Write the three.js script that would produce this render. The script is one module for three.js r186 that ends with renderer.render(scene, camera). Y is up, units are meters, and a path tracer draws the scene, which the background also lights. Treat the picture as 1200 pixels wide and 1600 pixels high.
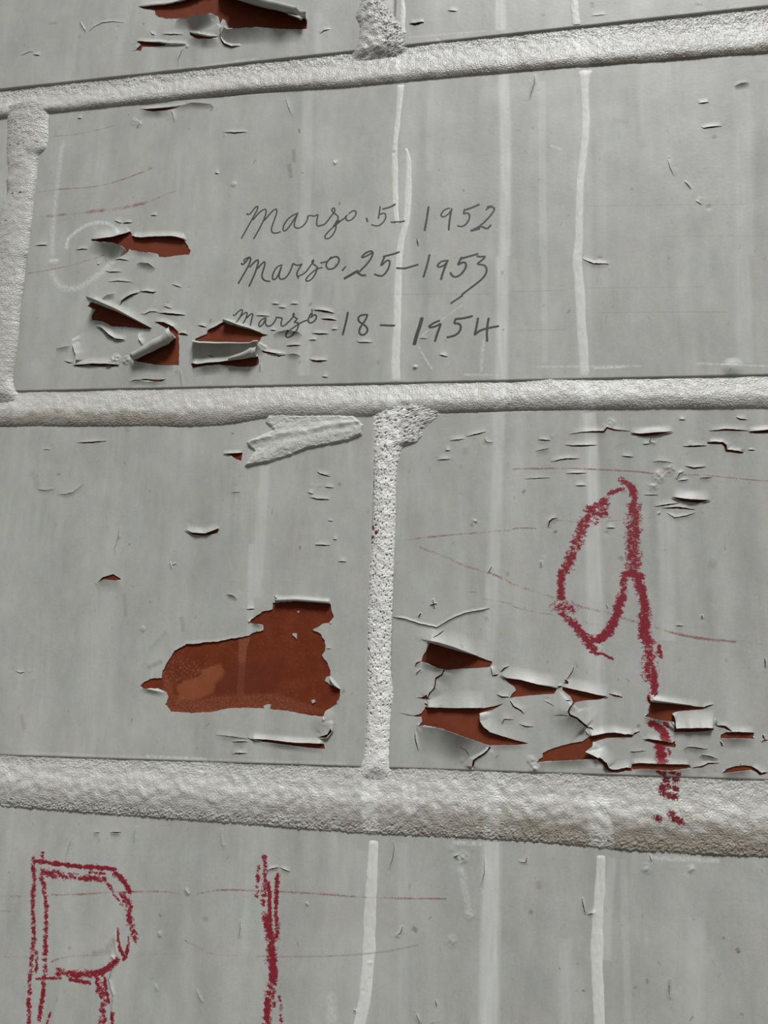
import * as THREE from 'three';
import { RoundedBoxGeometry } from 'three/addons/geometries/RoundedBoxGeometry.js';

// ------------------------------------------------------------------ camera, sky, sun, exposure
const scene = new THREE.Scene();
const EYE = 1.45, DIST = 185;                       // eye height in metres; distance from the wall in millimetres
const FOCAL = 1155, RAD = Math.PI / 180;
const camera = new THREE.PerspectiveCamera(2 * Math.atan(800 / FOCAL) / RAD, 0.75, 0.01, 200);
camera.rotation.order = 'YXZ';
camera.rotation.set(9.596 * RAD, 8.923 * RAD, 1.416 * RAD);
camera.position.set(0, EYE, DIST / 1000);
scene.add(camera);
camera.updateMatrixWorld(true);

const renderer = new THREE.WebGLRenderer({ antialias: true });
renderer.toneMapping = THREE.LinearToneMapping;
renderer.toneMappingExposure = 0.845;
renderer.shadowMap.enabled = true;
{ // overcast sky, three times as bright overhead as at the horizon
  const w = 64, h = 32, data = new Float32Array(w * h * 4);
  for (let j = 0; j < h; j++) for (let i = 0; i < w; i++) {
    const e = Math.max(0, Math.sin(((j + 0.5) / h - 0.5) * Math.PI)), k = (1 + 2 * e) / 3, o = (j * w + i) * 4;
    data[o] = 0.5 * k; data[o + 1] = 0.505 * k; data[o + 2] = 0.51 * k; data[o + 3] = 1;
  }
  const sky = new THREE.DataTexture(data, w, h, THREE.RGBAFormat, THREE.FloatType);
  sky.mapping = THREE.EquirectangularReflectionMapping; sky.magFilter = sky.minFilter = THREE.LinearFilter; sky.needsUpdate = true;
  scene.background = sky; scene.environment = sky;
}
const sun = new THREE.DirectionalLight(0xffffff, 4.1);   // sun behind thin cloud, high above the wall
sun.position.set(0.32, EYE + 1.62, 1.0); sun.target.position.set(0, EYE, 0);
sun.castShadow = true; sun.shadow.radius = 34; sun.shadow.mapSize.set(2048, 2048);
Object.assign(sun.shadow.camera, { left: -0.4, right: 0.4, top: 0.4, bottom: -0.4, near: 0.2, far: 4 });
scene.add(sun, sun.target);

// ------------------------------------------------------------------ numbers: noise, curves, places on the wall
const clamp = (v, a, b) => Math.min(b, Math.max(a, v)), lerp = (a, b, t) => a + (b - a) * t;
const smooth = (a, b, v) => { const t = clamp((v - a) / (b - a), 0, 1); return t * t * (3 - 2 * t); };
function random(seed) { return () => { seed = (seed + 0x6d2b79f5) | 0; let t = Math.imul(seed ^ (seed >>> 15), 1 | seed); t = (t + Math.imul(t ^ (t >>> 7), 61 | t)) ^ t; return ((t ^ (t >>> 14)) >>> 0) / 4294967296; }; }
const PERM = new Uint8Array(512), GX = new Float32Array(256), GY = new Float32Array(256);
{
  const r = random(7), p = [...Array(256).keys()];
  for (let i = 255; i > 0; i--) { const j = Math.floor(r() * (i + 1)); [p[i], p[j]] = [p[j], p[i]]; }
  for (let i = 0; i < 512; i++) PERM[i] = p[i & 255];
  for (let i = 0; i < 256; i++) { const a = r() * Math.PI * 2; GX[i] = Math.cos(a); GY[i] = Math.sin(a); }
}
function noise(x, y) {
  const xi = Math.floor(x), yi = Math.floor(y), fx = x - xi, fy = y - yi, X = xi & 255, Y = yi & 255;
  const a = PERM[X] + Y, b = PERM[X + 1] + Y, g0 = PERM[a & 511], g1 = PERM[b & 511], g2 = PERM[(a + 1) & 511], g3 = PERM[(b + 1) & 511];
  const u = fx * fx * fx * (fx * (fx * 6 - 15) + 10), v = fy * fy * fy * (fy * (fy * 6 - 15) + 10);
  const n0 = GX[g0] * fx + GY[g0] * fy, n1 = GX[g1] * (fx - 1) + GY[g1] * fy, n2 = GX[g2] * fx + GY[g2] * (fy - 1), n3 = GX[g3] * (fx - 1) + GY[g3] * (fy - 1);
  return 1.4 * (n0 + (n1 - n0) * u + (n2 + (n3 - n2) * u - n0 - (n1 - n0) * u) * v);
}
const fbm = (x, y, n) => { let s = 0, a = 1; for (let i = 0; i < n; i++) { s += a * noise(x, y); x = x * 2.03 + 17.1; y = y * 2.03 - 5.3; a *= 0.5; } return s; };
function table(points) {                             // smooth curve through [x, y] points
  return (x) => {
    const n = points.length;
    if (x <= points[0][0]) return points[0][1];
    if (x >= points[n - 1][0]) return points[n - 1][1];
    let i = 1; while (points[i][0] < x) i++;
    const [xa, ya] = points[i - 1], [xb, yb] = points[i], t = (x - xa) / (xb - xa), h = xb - xa;
    const slope = (k) => (k <= 0 || k >= n - 1 ? (points[Math.min(k + 1, n - 1)][1] - points[Math.max(k - 1, 0)][1]) / (points[Math.min(k + 1, n - 1)][0] - points[Math.max(k - 1, 0)][0])
      : (points[k + 1][1] - points[k - 1][1]) / (points[k + 1][0] - points[k - 1][0]));
    const ma = slope(i - 1) * h, mb = slope(i) * h, t2 = t * t, t3 = t2 * t;
    return (2 * t3 - 3 * t2 + 1) * ya + (t3 - 2 * t2 + t) * ma + (3 * t2 - 2 * t3) * yb + (t3 - t2) * mb;
  };
}
// Every mark was measured on the photograph and is laid out on the wall itself, in millimetres: x to the right of the eye, y above it.
const ROT = new THREE.Matrix3().setFromMatrix4(camera.matrixWorld), ray = new THREE.Vector3();
function onWall(px, py) {
  ray.set((px - 600) / FOCAL, (800 - py) / FOCAL, -1).applyMatrix3(ROT);
  const t = -DIST / ray.z; return [ray.x * t, ray.y * t];
}
const SHEETS = {                                     // measuring sheets: corner and magnification
  f: [0, 0, 1], A: [180, 0, 3.75], B: [60, 330, 4.8], C: [80, 440, 5.4545], D: [270, 470, 4.615], E: [200, 920, 3.4286], F: [600, 960, 4.615], G: [780, 1030, 5.4545], H: [980, 1060, 5.4545],
  1: [0, 0, 3], 2: [400, 0, 3], 3: [800, 0, 3], 4: [0, 400, 3], 5: [400, 400, 3], 6: [800, 400, 3], 7: [0, 800, 3], 8: [400, 800, 3], 9: [800, 800, 3], 10: [0, 1200, 3], 11: [400, 1200, 3], 12: [800, 1200, 3],
  T1: [360, 300, 5.4545], T2: [560, 300, 5.4545], T3: [350, 440, 5.4545], T4: [570, 440, 5.4545],
};
const PX = 1 / 6.2;                                  // one photograph pixel in millimetres on the wall
function mm(sheet, list) {
  const [ox, oy, s] = SHEETS[sheet], out = [];
  for (let i = 0; i < list.length; i += 2) out.push(onWall(ox + list[i] / s, oy + list[i + 1] / s));
  return out;
}
function jagged(points, closed, size, seed) {        // broken edge: short steps off the drawn line
  const out = [], n = points.length;
  for (let i = 0; i < (closed ? n : n - 1); i++) {
    const a = points[i], b = points[(i + 1) % n], l = Math.hypot(b[0] - a[0], b[1] - a[1]), k = Math.max(1, Math.round(l / 0.5));
    for (let j = 0; j < k; j++) out.push([lerp(a[0], b[0], j / k), lerp(a[1], b[1], j / k)]);
  }
  if (!closed) out.push(points[n - 1]);
  return out.map(([x, y], i) => (!closed && (i === 0 || i === out.length - 1) ? [x, y]
    : [x + size * (noise(x * 0.9 + seed, y * 0.9) + 0.6 * noise(x * 2.6, y * 2.6 + seed)), y + size * (noise(x * 0.9, y * 0.9 + seed + 40) + 0.6 * noise(x * 2.6 + 9, y * 2.6 - seed))]));
}
function bounds(points, pad) {
  let a = 1e9, b = 1e9, c = -1e9, d = -1e9;
  for (const [x, y] of points) { a = Math.min(a, x); b = Math.min(b, y); c = Math.max(c, x); d = Math.max(d, y); }
  return [a - pad, b - pad, c + pad, d + pad];
}
const within = (b, x, y) => x >= b[0] && x <= b[2] && y >= b[1] && y <= b[3];
function polygonDistance(points, x, y) {             // positive inside
  let best = 1e18, inside = false;
  for (let i = 0, j = points.length - 1; i < points.length; j = i++) {
    const ax = points[j][0], ay = points[j][1], bx = points[i][0], by = points[i][1], dx = bx - ax, dy = by - ay;
    const t = clamp(((x - ax) * dx + (y - ay) * dy) / (dx * dx + dy * dy || 1e-9), 0, 1), ex = x - ax - dx * t, ey = y - ay - dy * t;
    best = Math.min(best, ex * ex + ey * ey);
    if ((ay > y) !== (by > y) && x < (dx * (y - ay)) / dy + ax) inside = !inside;
  }
  return inside ? Math.sqrt(best) : -Math.sqrt(best);
}
function withLengths(points) {
  const at = [0]; for (let i = 1; i < points.length; i++) at.push(at[i - 1] + Math.hypot(points[i][0] - points[i - 1][0], points[i][1] - points[i - 1][1]));
  return at.map((v) => v / (at[at.length - 1] || 1));
}
const near = { d: 0, t: 0, side: 1 };
function lineDistance(points, at, x, y) {            // nearest point of an open line: distance, share of its length, side (+1 on the left of its run)
  let best = 1e18;
  for (let i = 1; i < points.length; i++) {
    const ax = points[i - 1][0], ay = points[i - 1][1], dx = points[i][0] - ax, dy = points[i][1] - ay;
    const t = clamp(((x - ax) * dx + (y - ay) * dy) / (dx * dx + dy * dy || 1e-9), 0, 1), ex = x - ax - dx * t, ey = y - ay - dy * t, d = ex * ex + ey * ey;
    if (d < best) { best = d; near.t = lerp(at[i - 1], at[i], t); near.side = dx * ey - dy * ex >= 0 ? 1 : -1; }
  }
  near.d = Math.sqrt(best); return near;
}
const TAPER = {
  sin: (t) => Math.pow(Math.max(0, Math.sin(Math.PI * t)), 0.8), flat: (t) => smooth(0, 0.07, t) * smooth(0, 0.07, 1 - t),
  l: (t) => smooth(-0.03, 0.05, t) * Math.pow(1 - t, 0.9), r: (t) => smooth(-0.03, 0.05, 1 - t) * Math.pow(t, 0.9),
};
const FEATURES = [];                                 // holes, slits and lifted lips of the paint film
const centre = (p) => { const b = bounds(p, 0); return [(b[0] + b[2]) / 2, (b[1] + b[3]) / 2]; };
let serial = 1;
const hole = (sheet, list, rough = 0.13) => { const raw = mm(sheet, list), p = jagged(raw, true, rough, serial++ * 3.7); FEATURES.push({ kind: 'hole', p, at: centre(raw), b: bounds(p, 0) }); };
const island = (sheet, list) => { const raw = mm(sheet, list), p = jagged(raw, true, 0.08, serial++ * 3.7); FEATURES.push({ kind: 'island', p, at: centre(raw), b: bounds(p, 0) }); };
function lip(sheet, list, side, lift, reach, taper = 'sin') {
  const raw = mm(sheet, list); FEATURES.push({ kind: 'lip', p: raw, len: withLengths(raw), at: centre(raw), side, lift, reach: reach * PX, taper: TAPER[taper], b: bounds(raw, reach * PX) });
}
function crack(sheet, list, width = 1.2, up = 0.35, down = 0.05, reach = 11, taper = 'sin') {
  const raw = mm(sheet, list), p = jagged(raw, false, 0.07, serial++ * 3.7), r = reach * PX, box = bounds(raw, 0), flatness = (box[2] - box[0]) / Math.hypot(box[2] - box[0], box[3] - box[1]);
  FEATURES.push({ kind: 'crack', p, len: withLengths(p), at: centre(raw), w: (width * PX * lerp(0.8, 1.7, flatness)) / 2, up: up * 0.8, down: down * 0.95, reach: r, taper: TAPER[taper], b: bounds(p, r) });
}

// --- brick A1 (above the first joint)
hole('A', [130, 38, 250, 25, 330, 10, 400, -4, 520, -30, 680, -20, 830, 20, 980, 66, 1112, 108, 1130, 90, 1110, 110, 1125, 135, 1122, 170, 1030, 170, 850, 157, 690, 157, 660, 150, 645, 120, 630, 110, 615, 140, 600, 90, 560, 70, 480, 85, 380, 110, 300, 110, 255, 100, 235, 85, 230, 62, 170, 52]);
lip('A', [140, 32, 330, 8, 520, -40, 680, -60], 'u', 1.2, 16); lip('A', [600, -30, 680, -20, 830, 20, 980, 66, 1125, 106], 'u', 3.2, 30, 'flat');
lip('A', [360, 112, 480, 85, 560, 70, 612, 95], 'd', 2.3, 20); lip('A', [630, 158, 690, 157, 850, 157, 1030, 170, 1135, 178], 'd', 2.6, 27, 'l');
crack('A', [645, 150, 617, 178, 620, 230, 640, 262, 680, 278, 740, 270], 1.6, 0.9, 0.1, 12);
hole('A', [82, 305, 120, 292, 150, 262, 128, 240, 200, 240, 330, 252, 425, 258, 300, 265, 230, 274, 160, 274, 150, 300, 130, 294], 0.05); lip('A', [125, 240, 260, 242, 425, 256], 'u', 0.9, 10);
hole('A', [435, 188, 480, 203, 610, 213, 560, 221, 470, 223, 440, 207], 0.04); lip('A', [440, 215, 520, 220, 612, 220], 'd', 1.3, 17); lip('A', [435, 188, 610, 213], 'u', 0.6, 8);
crack('A', [270, 203, 400, 205]); crack('A', [205, 185, 215, 203, 240, 208], 1); crack('A', [368, 395, 370, 345, 390, 300, 412, 280], 0.7, 0.15, 0); crack('A', [412, 262, 420, 285], 1);
crack(1, [372, 98, 382, 118, 405, 153], 1.1, 0.3, 0.2, 6); crack(1, [408, 154, 440, 128, 480, 108, 530, 102, 590, 108], 0.8, 0.2, 0, 8); crack(1, [95, 262, 140, 243, 160, 243], 0.7, 0.15, 0); crack(1, [155, 258, 190, 261], 1);
// --- brick A2
crack(2, [718, 113, 750, 116, 790, 104], 2.4, 0.7, 0.1, 12); crack(2, [898, 53, 945, 55], 1); crack(2, [300, 160, 320, 145, 350, 138], 0.8); crack(3, [370, 76, 445, 68], 0.6, 0.15, 0);
// --- brick B1, the row of bare spots on its left
hole('B', [398, 208, 470, 203, 560, 183, 650, 158, 690, 150, 700, 182, 760, 192, 880, 183, 1000, 186, 1110, 205, 1095, 220, 1120, 260, 1140, 298, 1130, 325, 1060, 330, 1000, 338, 970, 345, 905, 345, 895, 320, 850, 312, 770, 305, 700, 290, 680, 285, 660, 302, 640, 325, 648, 295, 635, 265, 590, 240, 520, 230, 440, 225, 400, 225]);
lip('B', [398, 208, 470, 203, 560, 183, 650, 158, 692, 150], 'u', 1.5, 22); lip('B', [698, 184, 760, 192, 880, 183, 1000, 186, 1112, 205], 'u', 0.9, 13, 'flat'); lip('B', [400, 225, 520, 230, 590, 240, 640, 272, 670, 305], 'd', 2.5, 24); lip('B', [680, 285, 770, 305, 895, 320], 'd', 0.35, 9);
crack('B', [735, 395, 770, 388, 820, 395, 877, 432], 1.2, 0.1, 1.0, 14); crack('B', [632, 92, 705, 88], 1.5); crack('B', [565, 72, 600, 85, 632, 92], 0.8); crack('B', [0, 258, 70, 257], 1.1); crack('B', [280, 292, 330, 286, 375, 286], 1.1);
crack('B', [570, 365, 620, 362, 680, 371], 1.3); crack('B', [500, 448, 540, 459, 625, 455], 1.2); crack('B', [518, 532, 600, 526, 712, 534], 0.9); crack('B', [840, 32, 890, 35], 0.9); crack('B', [440, 394, 450, 406], 1.2); crack('B', [1000, 548, 1075, 575], 0.7, 0.3, 0);
hole('C', [310, 210, 345, 172, 410, 190, 480, 220, 580, 260, 680, 310, 780, 352, 865, 402, 800, 403, 720, 393, 640, 386, 520, 382, 470, 354, 430, 335, 350, 330, 345, 290, 375, 238], 0.09);
lip('C', [330, 165, 410, 188, 480, 220, 580, 260, 680, 310, 865, 400], 'u', 1.6, 16, 'l'); lip('C', [350, 330, 430, 335, 520, 382], 'd', 0.8, 8);
crack('C', [585, 212, 610, 165, 650, 140, 700, 115, 760, 90], 1.1, 0.9, 0.1, 14); crack('C', [752, 88, 800, 88, 870, 97, 900, 84], 2, 0.5, 0.1, 10); crack('C', [430, 152, 480, 120, 552, 104], 1.3, 0.2, 0.9, 12);
crack('C', [755, 278, 805, 279, 850, 258, 900, 262, 930, 272], 1, 0.4, 0.1, 9); crack('C', [915, 271, 1050, 284, 1148, 288], 2, 0.6, 0.1, 12); crack('C', [955, 208, 1030, 236], 0.9, 0.3, 0);
hole('C', [880, 340, 960, 345, 1040, 385, 1085, 430, 1080, 460, 1087, 480, 1092, 570, 1088, 712, 1000, 712, 860, 700, 700, 674, 780, 628, 900, 568, 1000, 518, 1062, 472, 1030, 440, 980, 400], 0.08);
lip('C', [700, 678, 860, 700, 1052, 714], 'd', 1.0, 14); lip('C', [700, 674, 780, 628, 900, 568, 1000, 518, 1062, 472], 'u', 1.2, 16, 'flat'); lip('C', [880, 338, 960, 343, 1040, 383, 1085, 428], 'u', 0.6, 10);
crack('C', [745, 435, 748, 490, 788, 556], 1.1, 0.8, 0.1, 12); hole('C', [380, 372, 430, 393, 490, 448, 540, 480, 640, 494, 570, 501, 500, 472, 430, 405], 0.03); lip('C', [380, 372, 430, 393, 490, 448, 540, 480, 640, 494], 'u', 1.0, 11);
crack('C', [40, 575, 110, 560, 175, 547], 1, 0.1, 0.5, 12); crack('C', [180, 490, 190, 515, 185, 545, 200, 575, 205, 605, 217, 625, 215, 690], 1.8, 1.2, 0, 24, 'flat');
hole('C', [183, 708, 250, 705, 340, 693, 460, 695, 585, 710, 560, 724, 430, 724, 330, 717, 220, 724], 0.04); lip('C', [183, 708, 340, 693, 585, 710], 'u', 1.0, 14); crack('C', [108, 678, 150, 690, 190, 696], 1, 0.3, 0);
crack('C', [1078, 446, 1120, 448, 1168, 459], 2.4, 0.4, 0.1, 10); crack('C', [1090, 735, 1103, 800, 1108, 850, 1116, 900], 0.9, 0.15, 0.15, 6); hole('C', [658, 856, 700, 836, 800, 827, 880, 834, 987, 829, 940, 849, 880, 853, 820, 839, 740, 842], 0.03); lip('C', [658, 858, 740, 842, 880, 853, 987, 831], 'd', 0.5, 8);
crack('C', [1085, 735, 1075, 760, 1050, 770], 0.7, 0.2, 0);
hole('D', [165, 272, 245, 237, 250, 210, 310, 180, 365, 150, 400, 165, 480, 185, 560, 207, 640, 235, 690, 246, 640, 262, 628, 292, 560, 302, 440, 302, 330, 300, 200, 298, 150, 296], 0.08);
lip('D', [365, 150, 480, 185, 560, 207, 640, 235, 692, 247], 'u', 1.0, 11, 'l'); lip('D', [245, 214, 365, 150], 'u', 0.6, 9); lip('D', [135, 300, 200, 300, 330, 302, 440, 302, 560, 302, 632, 294], 'd', 1.9, 22, 'flat');
hole('D', [130, 452, 200, 447, 330, 438, 380, 430, 450, 420, 530, 407, 615, 398, 622, 440, 615, 465, 560, 476, 480, 476, 400, 465, 330, 458, 220, 470, 145, 486, 135, 466], 0.07);
lip('D', [130, 452, 330, 438, 450, 420, 615, 398], 'u', 1.5, 20, 'flat'); lip('D', [135, 486, 220, 470, 330, 458, 420, 468], 'd', 1.1, 16);
crack('D', [178, 178, 245, 192], 1.5); hole('D', [640, 358, 740, 376, 757, 393, 825, 384, 760, 405, 745, 388, 650, 374], 0.03); lip('D', [640, 358, 740, 376, 825, 384], 'u', 0.5, 8); crack('D', [820, 385, 870, 385, 925, 399], 1, 0.1, 0.6, 12);
crack('D', [725, 246, 760, 226, 830, 214, 900, 228, 937, 250], 1, 0.1, 0.9, 14); crack('D', [815, 328, 925, 322], 1.6); crack('D', [1003, 236, 1050, 241, 1128, 239], 1.6); crack('D', [1008, 68, 1080, 75, 1168, 91], 2, 0.5, 0.1); crack('D', [1068, 131, 1110, 135, 1182, 141], 2);
crack('D', [983, 422, 1010, 433, 1040, 438, 1115, 432], 2, 0.5, 0.1); crack('D', [978, 286, 1042, 283], 1); crack('D', [1072, 549, 1122, 553], 1); crack('D', [592, 108, 702, 112], 0.9); crack('D', [629, 448, 631, 515], 1, 0.2, 0.2, 6); crack('D', [255, 394, 275, 400, 297, 411], 1, 0.3, 0); crack('D', [700, 214, 748, 214], 0.8); crack('D', [1140, 208, 1190, 208], 0.7);
crack('D', [710, 24, 770, 25], 0.7); crack('D', [845, 26, 910, 24], 0.8); crack('D', [760, 50, 820, 52], 0.9);
hole(1, [655, 511, 720, 507, 830, 497, 872, 489, 802, 513, 720, 520, 680, 517], 0.03); lip(1, [655, 511, 720, 507, 872, 489], 'u', 0.6, 8); lip(1, [660, 518, 802, 514], 'd', 0.8, 14); crack(1, [798, 514, 812, 540, 818, 575], 1, 0.3, 0.1, 9); crack(1, [830, 505, 900, 485, 985, 490, 998, 500, 990, 522], 0.9, 0.1, 0.7, 13);
crack(1, [1045, 622, 1100, 625, 1162, 619], 1.3); crack(1, [362, 556, 385, 556], 0.8); crack(1, [165, 1152, 225, 1150], 1.1); crack(1, [1005, 813, 1028, 815], 0.8); crack(1, [640, 600, 655, 580, 650, 566], 0.8, 0.3, 0.3, 8);
crack(3, [885, 596, 900, 602, 985, 592], 1.4); crack(3, [873, 487, 925, 481], 1.1); crack(3, [728, 745, 740, 790, 762, 828], 0.7, 0.2, 0); crack(3, [806, 848, 840, 888], 1.3, 0.3, 0.1, 6); crack(3, [858, 940, 890, 962], 0.9, 0.2, 0); crack(3, [1043, 404, 1070, 392, 1112, 386], 0.9, 0.1, 0.6, 10);
crack(6, [325, 12, 350, 24, 380, 38, 460, 38], 1.3, 0.4, 0.2, 9); crack(5, [468, 401, 490, 407, 548, 406], 1); crack(5, [858, 464, 895, 472], 0.8); crack(2, [135, 452, 150, 500, 168, 545], 0.9, 0.2, 0); crack(3, [108, 345, 105, 390, 80, 470], 0.8, 0.3, 0.2, 6);
crack('T4', [630, 628, 710, 641], 0.8); crack('T4', [465, 486, 535, 486], 0.8, 0.2, 0); crack(2, [360, 755, 372, 775], 0.8); crack(2, [755, 1120, 758, 1145], 1, 0.2, 0.1, 5);
// --- brick C1, the large bare patch
hole('E', [775, 75, 900, 65, 1085, 80, 1090, 120, 1103, 150, 1080, 180, 1040, 190, 990, 220, 1030, 240, 1055, 280, 1057, 330, 1040, 360, 1070, 400, 1083, 440, 1082, 468, 1060, 475, 1053, 490, 1080, 512, 1137, 538, 1135, 570, 1115, 620, 1060, 655, 1045, 685, 950, 675, 850, 655, 760, 645, 700, 640, 630, 638, 530, 642, 440, 662, 330, 665, 230, 660, 200, 620, 215, 585, 205, 555, 160, 535, 80, 535, 65, 522, 85, 500, 120, 482, 180, 478, 185, 440, 215, 385, 250, 330, 315, 295, 350, 297, 430, 283, 470, 285, 560, 265, 640, 252, 680, 232, 725, 222, 722, 195, 650, 182, 660, 165, 720, 122, 775, 110], 0.16);
lip('E', [785, 65, 900, 63, 1088, 78], 'u', 0.9, 9, 'flat'); lip('E', [65, 532, 120, 540, 205, 560], 'd', 0.6, 9); lip('E', [655, 182, 722, 197], 'd', 0.4, 7); lip('E', [215, 385, 250, 330, 315, 295, 470, 285, 640, 252], 'u', 0.2, 6); lip('E', [1137, 538, 1135, 570, 1115, 620], 'u', 0.25, 6);
island('E', [880, 238, 900, 236, 918, 255, 905, 272, 895, 258, 882, 250]); island('E', [906, 118, 917, 120, 914, 131, 905, 128]); island('E', [980, 598, 998, 592, 1005, 606, 988, 614]); island('E', [724, 628, 745, 618, 766, 622, 760, 645, 735, 646]);
hole('E', [655, 803, 740, 808, 900, 825, 1050, 830, 1055, 858, 950, 852, 850, 838, 720, 820], 0.05); lip('E', [655, 803, 900, 825, 1050, 830], 'u', 0.8, 9, 'flat'); lip('E', [660, 806, 850, 838, 1055, 858], 'd', 0.6, 9);
hole('E', [1015, 797, 1060, 799, 1090, 766, 1086, 748, 1065, 780], 0.03); lip('E', [1088, 705, 1088, 760, 1062, 795, 1015, 797], 'd', 0.9, 18); crack('E', [1045, 685, 1042, 698, 1052, 712], 1);
crack('E', [470, 785, 530, 789, 600, 800, 648, 806], 0.9, 0.2, 0.3); crack('E', [560, 820, 640, 818], 1, 0.1, 0.3); crack('E', [570, 880, 640, 882], 1); crack('E', [784, 38, 800, 62], 1.3, 0.5, 0.1, 8); crack('E', [635, 110, 680, 108], 0.9); crack('E', [640, 172, 652, 186], 1.2); crack('E', [1060, 322, 1090, 322], 0.7, 0.2, 0); crack('E', [1075, 182, 1090, 192], 0.8, 0.2, 0);
hole('f', [348, 709, 362, 708, 379, 707, 377, 720, 370, 718, 360, 711], 0.04); lip('f', [348, 709, 379, 707], 'u', 0.5, 7);
hole('f', [290, 828, 300, 832, 320, 833, 342, 825, 340, 833, 320, 837, 300, 835], 0.03); lip('f', [289, 827, 300, 832, 320, 833, 343, 825], 'u', 1.1, 12); hole('f', [150, 911, 160, 902, 177, 897, 190, 905, 180, 907, 163, 905], 0.03); lip('f', [149, 913, 163, 905, 180, 907, 191, 906], 'd', 0.7, 20);
crack(4, [120 * 3, 292 * 3, 142 * 3, 291.5 * 3, 168 * 3, 289 * 3], 1.4); crack(4, [270, 1118, 310, 1117, 345, 1108, 400, 1060], 0.9, 0.1, 0.3, 8); crack(4, [170, 1092, 210, 1100, 260, 1093], 0.8, 0.1, 0.2, 8); crack(4, [1080, 1110, 1130, 1108], 0.7, 0.1, 0.1); crack(4, [200, 908, 240, 909], 0.6, 0.15, 0);
crack(5, [283, 1010, 300, 1022, 350, 1035], 1.3); crack(5, [250, 1132, 290, 1141, 348, 1143], 1.5); crack(5, [240, 1108, 270, 1118], 0.8); crack(5, [320, 1083, 365, 1087], 0.7); crack(8, [275, 145, 280, 156, 350, 157], 1.2); crack(8, [385, 233, 427, 235], 1); crack(8, [335, 42, 362, 44], 0.8, 0.2, 0); crack(8, [360, 128, 382, 129], 0.7);
crack(7, [560, 66, 556, 118, 538, 170, 545, 205], 0.9, 0.15, 0.15, 5); crack(7, [795, 232, 806, 270], 1.2, 0.3, 0.1, 5); crack(7, [806, 252, 828, 243], 1, 0.2, 0, 5); crack(7, [1155, 457, 1195, 456], 0.9); crack(7, [1060, 388, 1090, 392, 1112, 412], 1, 0.1, 0.4, 8); crack(7, [72, 745, 95, 755, 118, 750], 0.8, 0.25, 0, 7); crack(7, [1160, 1058, 1178, 1068, 1200, 1072], 1.2); crack(7, [1010, 1046, 1060, 1050, 1110, 1058], 0.7, 0.2, 0); crack(7, [1085, 1078, 1165, 1078], 0.8); crack(7, [1085, 1135, 1160, 1132], 0.8);
// --- brick C2, torn rows along its foot
hole('F', [330, 197, 400, 212, 500, 242, 600, 277, 700, 312, 782, 342, 770, 370, 760, 380, 660, 388, 560, 392, 450, 400, 380, 385, 310, 352, 270, 340, 280, 300, 300, 270, 318, 235], 0.07);
lip('F', [318, 192, 400, 210, 500, 240, 600, 275, 700, 310, 790, 345], 'u', 1.3, 24, 'l'); crack('F', [225, 378, 235, 352, 270, 337], 1.4, 0.1, 0.3, 9); crack('F', [232, 440, 240, 420, 272, 393], 1, 0.2, 0.2, 6); crack('F', [350, 172, 400, 142, 440, 113], 1, 0.2, 0.2, 8); lip('F', [270, 340, 380, 385, 450, 400], 'd', 0.7, 10);
crack('F', [434, 402, 418, 436, 376, 460, 366, 530, 332, 566, 308, 612], 1.8, 0.9, 0.3, 22, 'flat'); hole('F', [220, 597, 262, 600, 292, 590, 308, 575, 312, 600, 290, 615, 262, 608], 0.05); crack('F', [290, 640, 318, 658], 1.6, 0.3, 0.1, 8); crack('F', [770, 375, 778, 420, 782, 446], 1.4, 0.6, 0.1, 12); crack('F', [782, 446, 825, 432], 1.6, 0.3, 0.1, 8); crack('F', [838, 420, 865, 388, 905, 372], 1, 0.3, 0.2, 8);
hole('F', [300, 664, 320, 672, 500, 676, 720, 675, 790, 662, 870, 640, 780, 690, 720, 705, 690, 715, 690, 770, 720, 812, 760, 847, 850, 877, 950, 907, 1045, 930, 960, 943, 850, 945, 760, 945, 720, 935, 600, 895, 480, 850, 380, 820, 290, 800, 245, 808, 275, 770, 270, 740, 230, 737, 170, 727, 90, 711, 150, 718, 220, 728, 270, 712, 290, 685], 0.09);
lip('F', [300, 666, 500, 676, 720, 675], 'u', 1.0, 26, 'flat'); lip('F', [235, 806, 380, 820, 480, 850, 600, 895, 720, 935, 765, 958], 'd', 3.3, 42); lip('F', [690, 705, 690, 770, 720, 812, 760, 847, 850, 877, 1045, 930], 'u', 1.4, 20, 'l'); lip('F', [760, 946, 850, 946, 1045, 932], 'd', 0.3, 9);
crack('F', [764, 962, 745, 985, 718, 1006, 648, 1050, 640, 1112], 2.2, 0.3, 0.9, 18, 'flat'); crack('F', [222, 850, 226, 900, 248, 988], 1.8, 0.4, 0.1, 14); crack('F', [540, 948, 590, 978, 618, 1022], 1, 0.3, 0); crack('F', [848, 800, 868, 756, 940, 758], 1, 0.3, 0.1); crack('F', [970, 788, 1010, 806, 1082, 812], 1.1, 0.3, 0.1); crack('F', [810, 577, 850, 596, 905, 597], 1.4, 0.5, 0.1, 12); crack('F', [905, 618, 930, 660, 985, 692, 1010, 720], 1.6, 0.5, 0.1, 12);
crack('F', [66, 22, 150, 32, 250, 66, 380, 95, 440, 60, 510, 20, 585, -8, 640, -20, 760, -40], 0.8, 0.35, 0.3, 5, 'flat'); crack('F', [245, 25, 262, -8], 1, 0.2, 0.1, 6);
hole('G', [0, 130, 65, 160, 180, 175, 330, 215, 490, 245, 485, 265, 470, 295, 400, 300, 260, 310, 140, 322, 88, 332, 110, 295, 142, 265, 130, 235, 80, 205, 50, 168], 0.07); lip('G', [0, 130, 65, 160, 180, 175, 330, 215, 520, 238], 'u', 1.1, 18);
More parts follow.
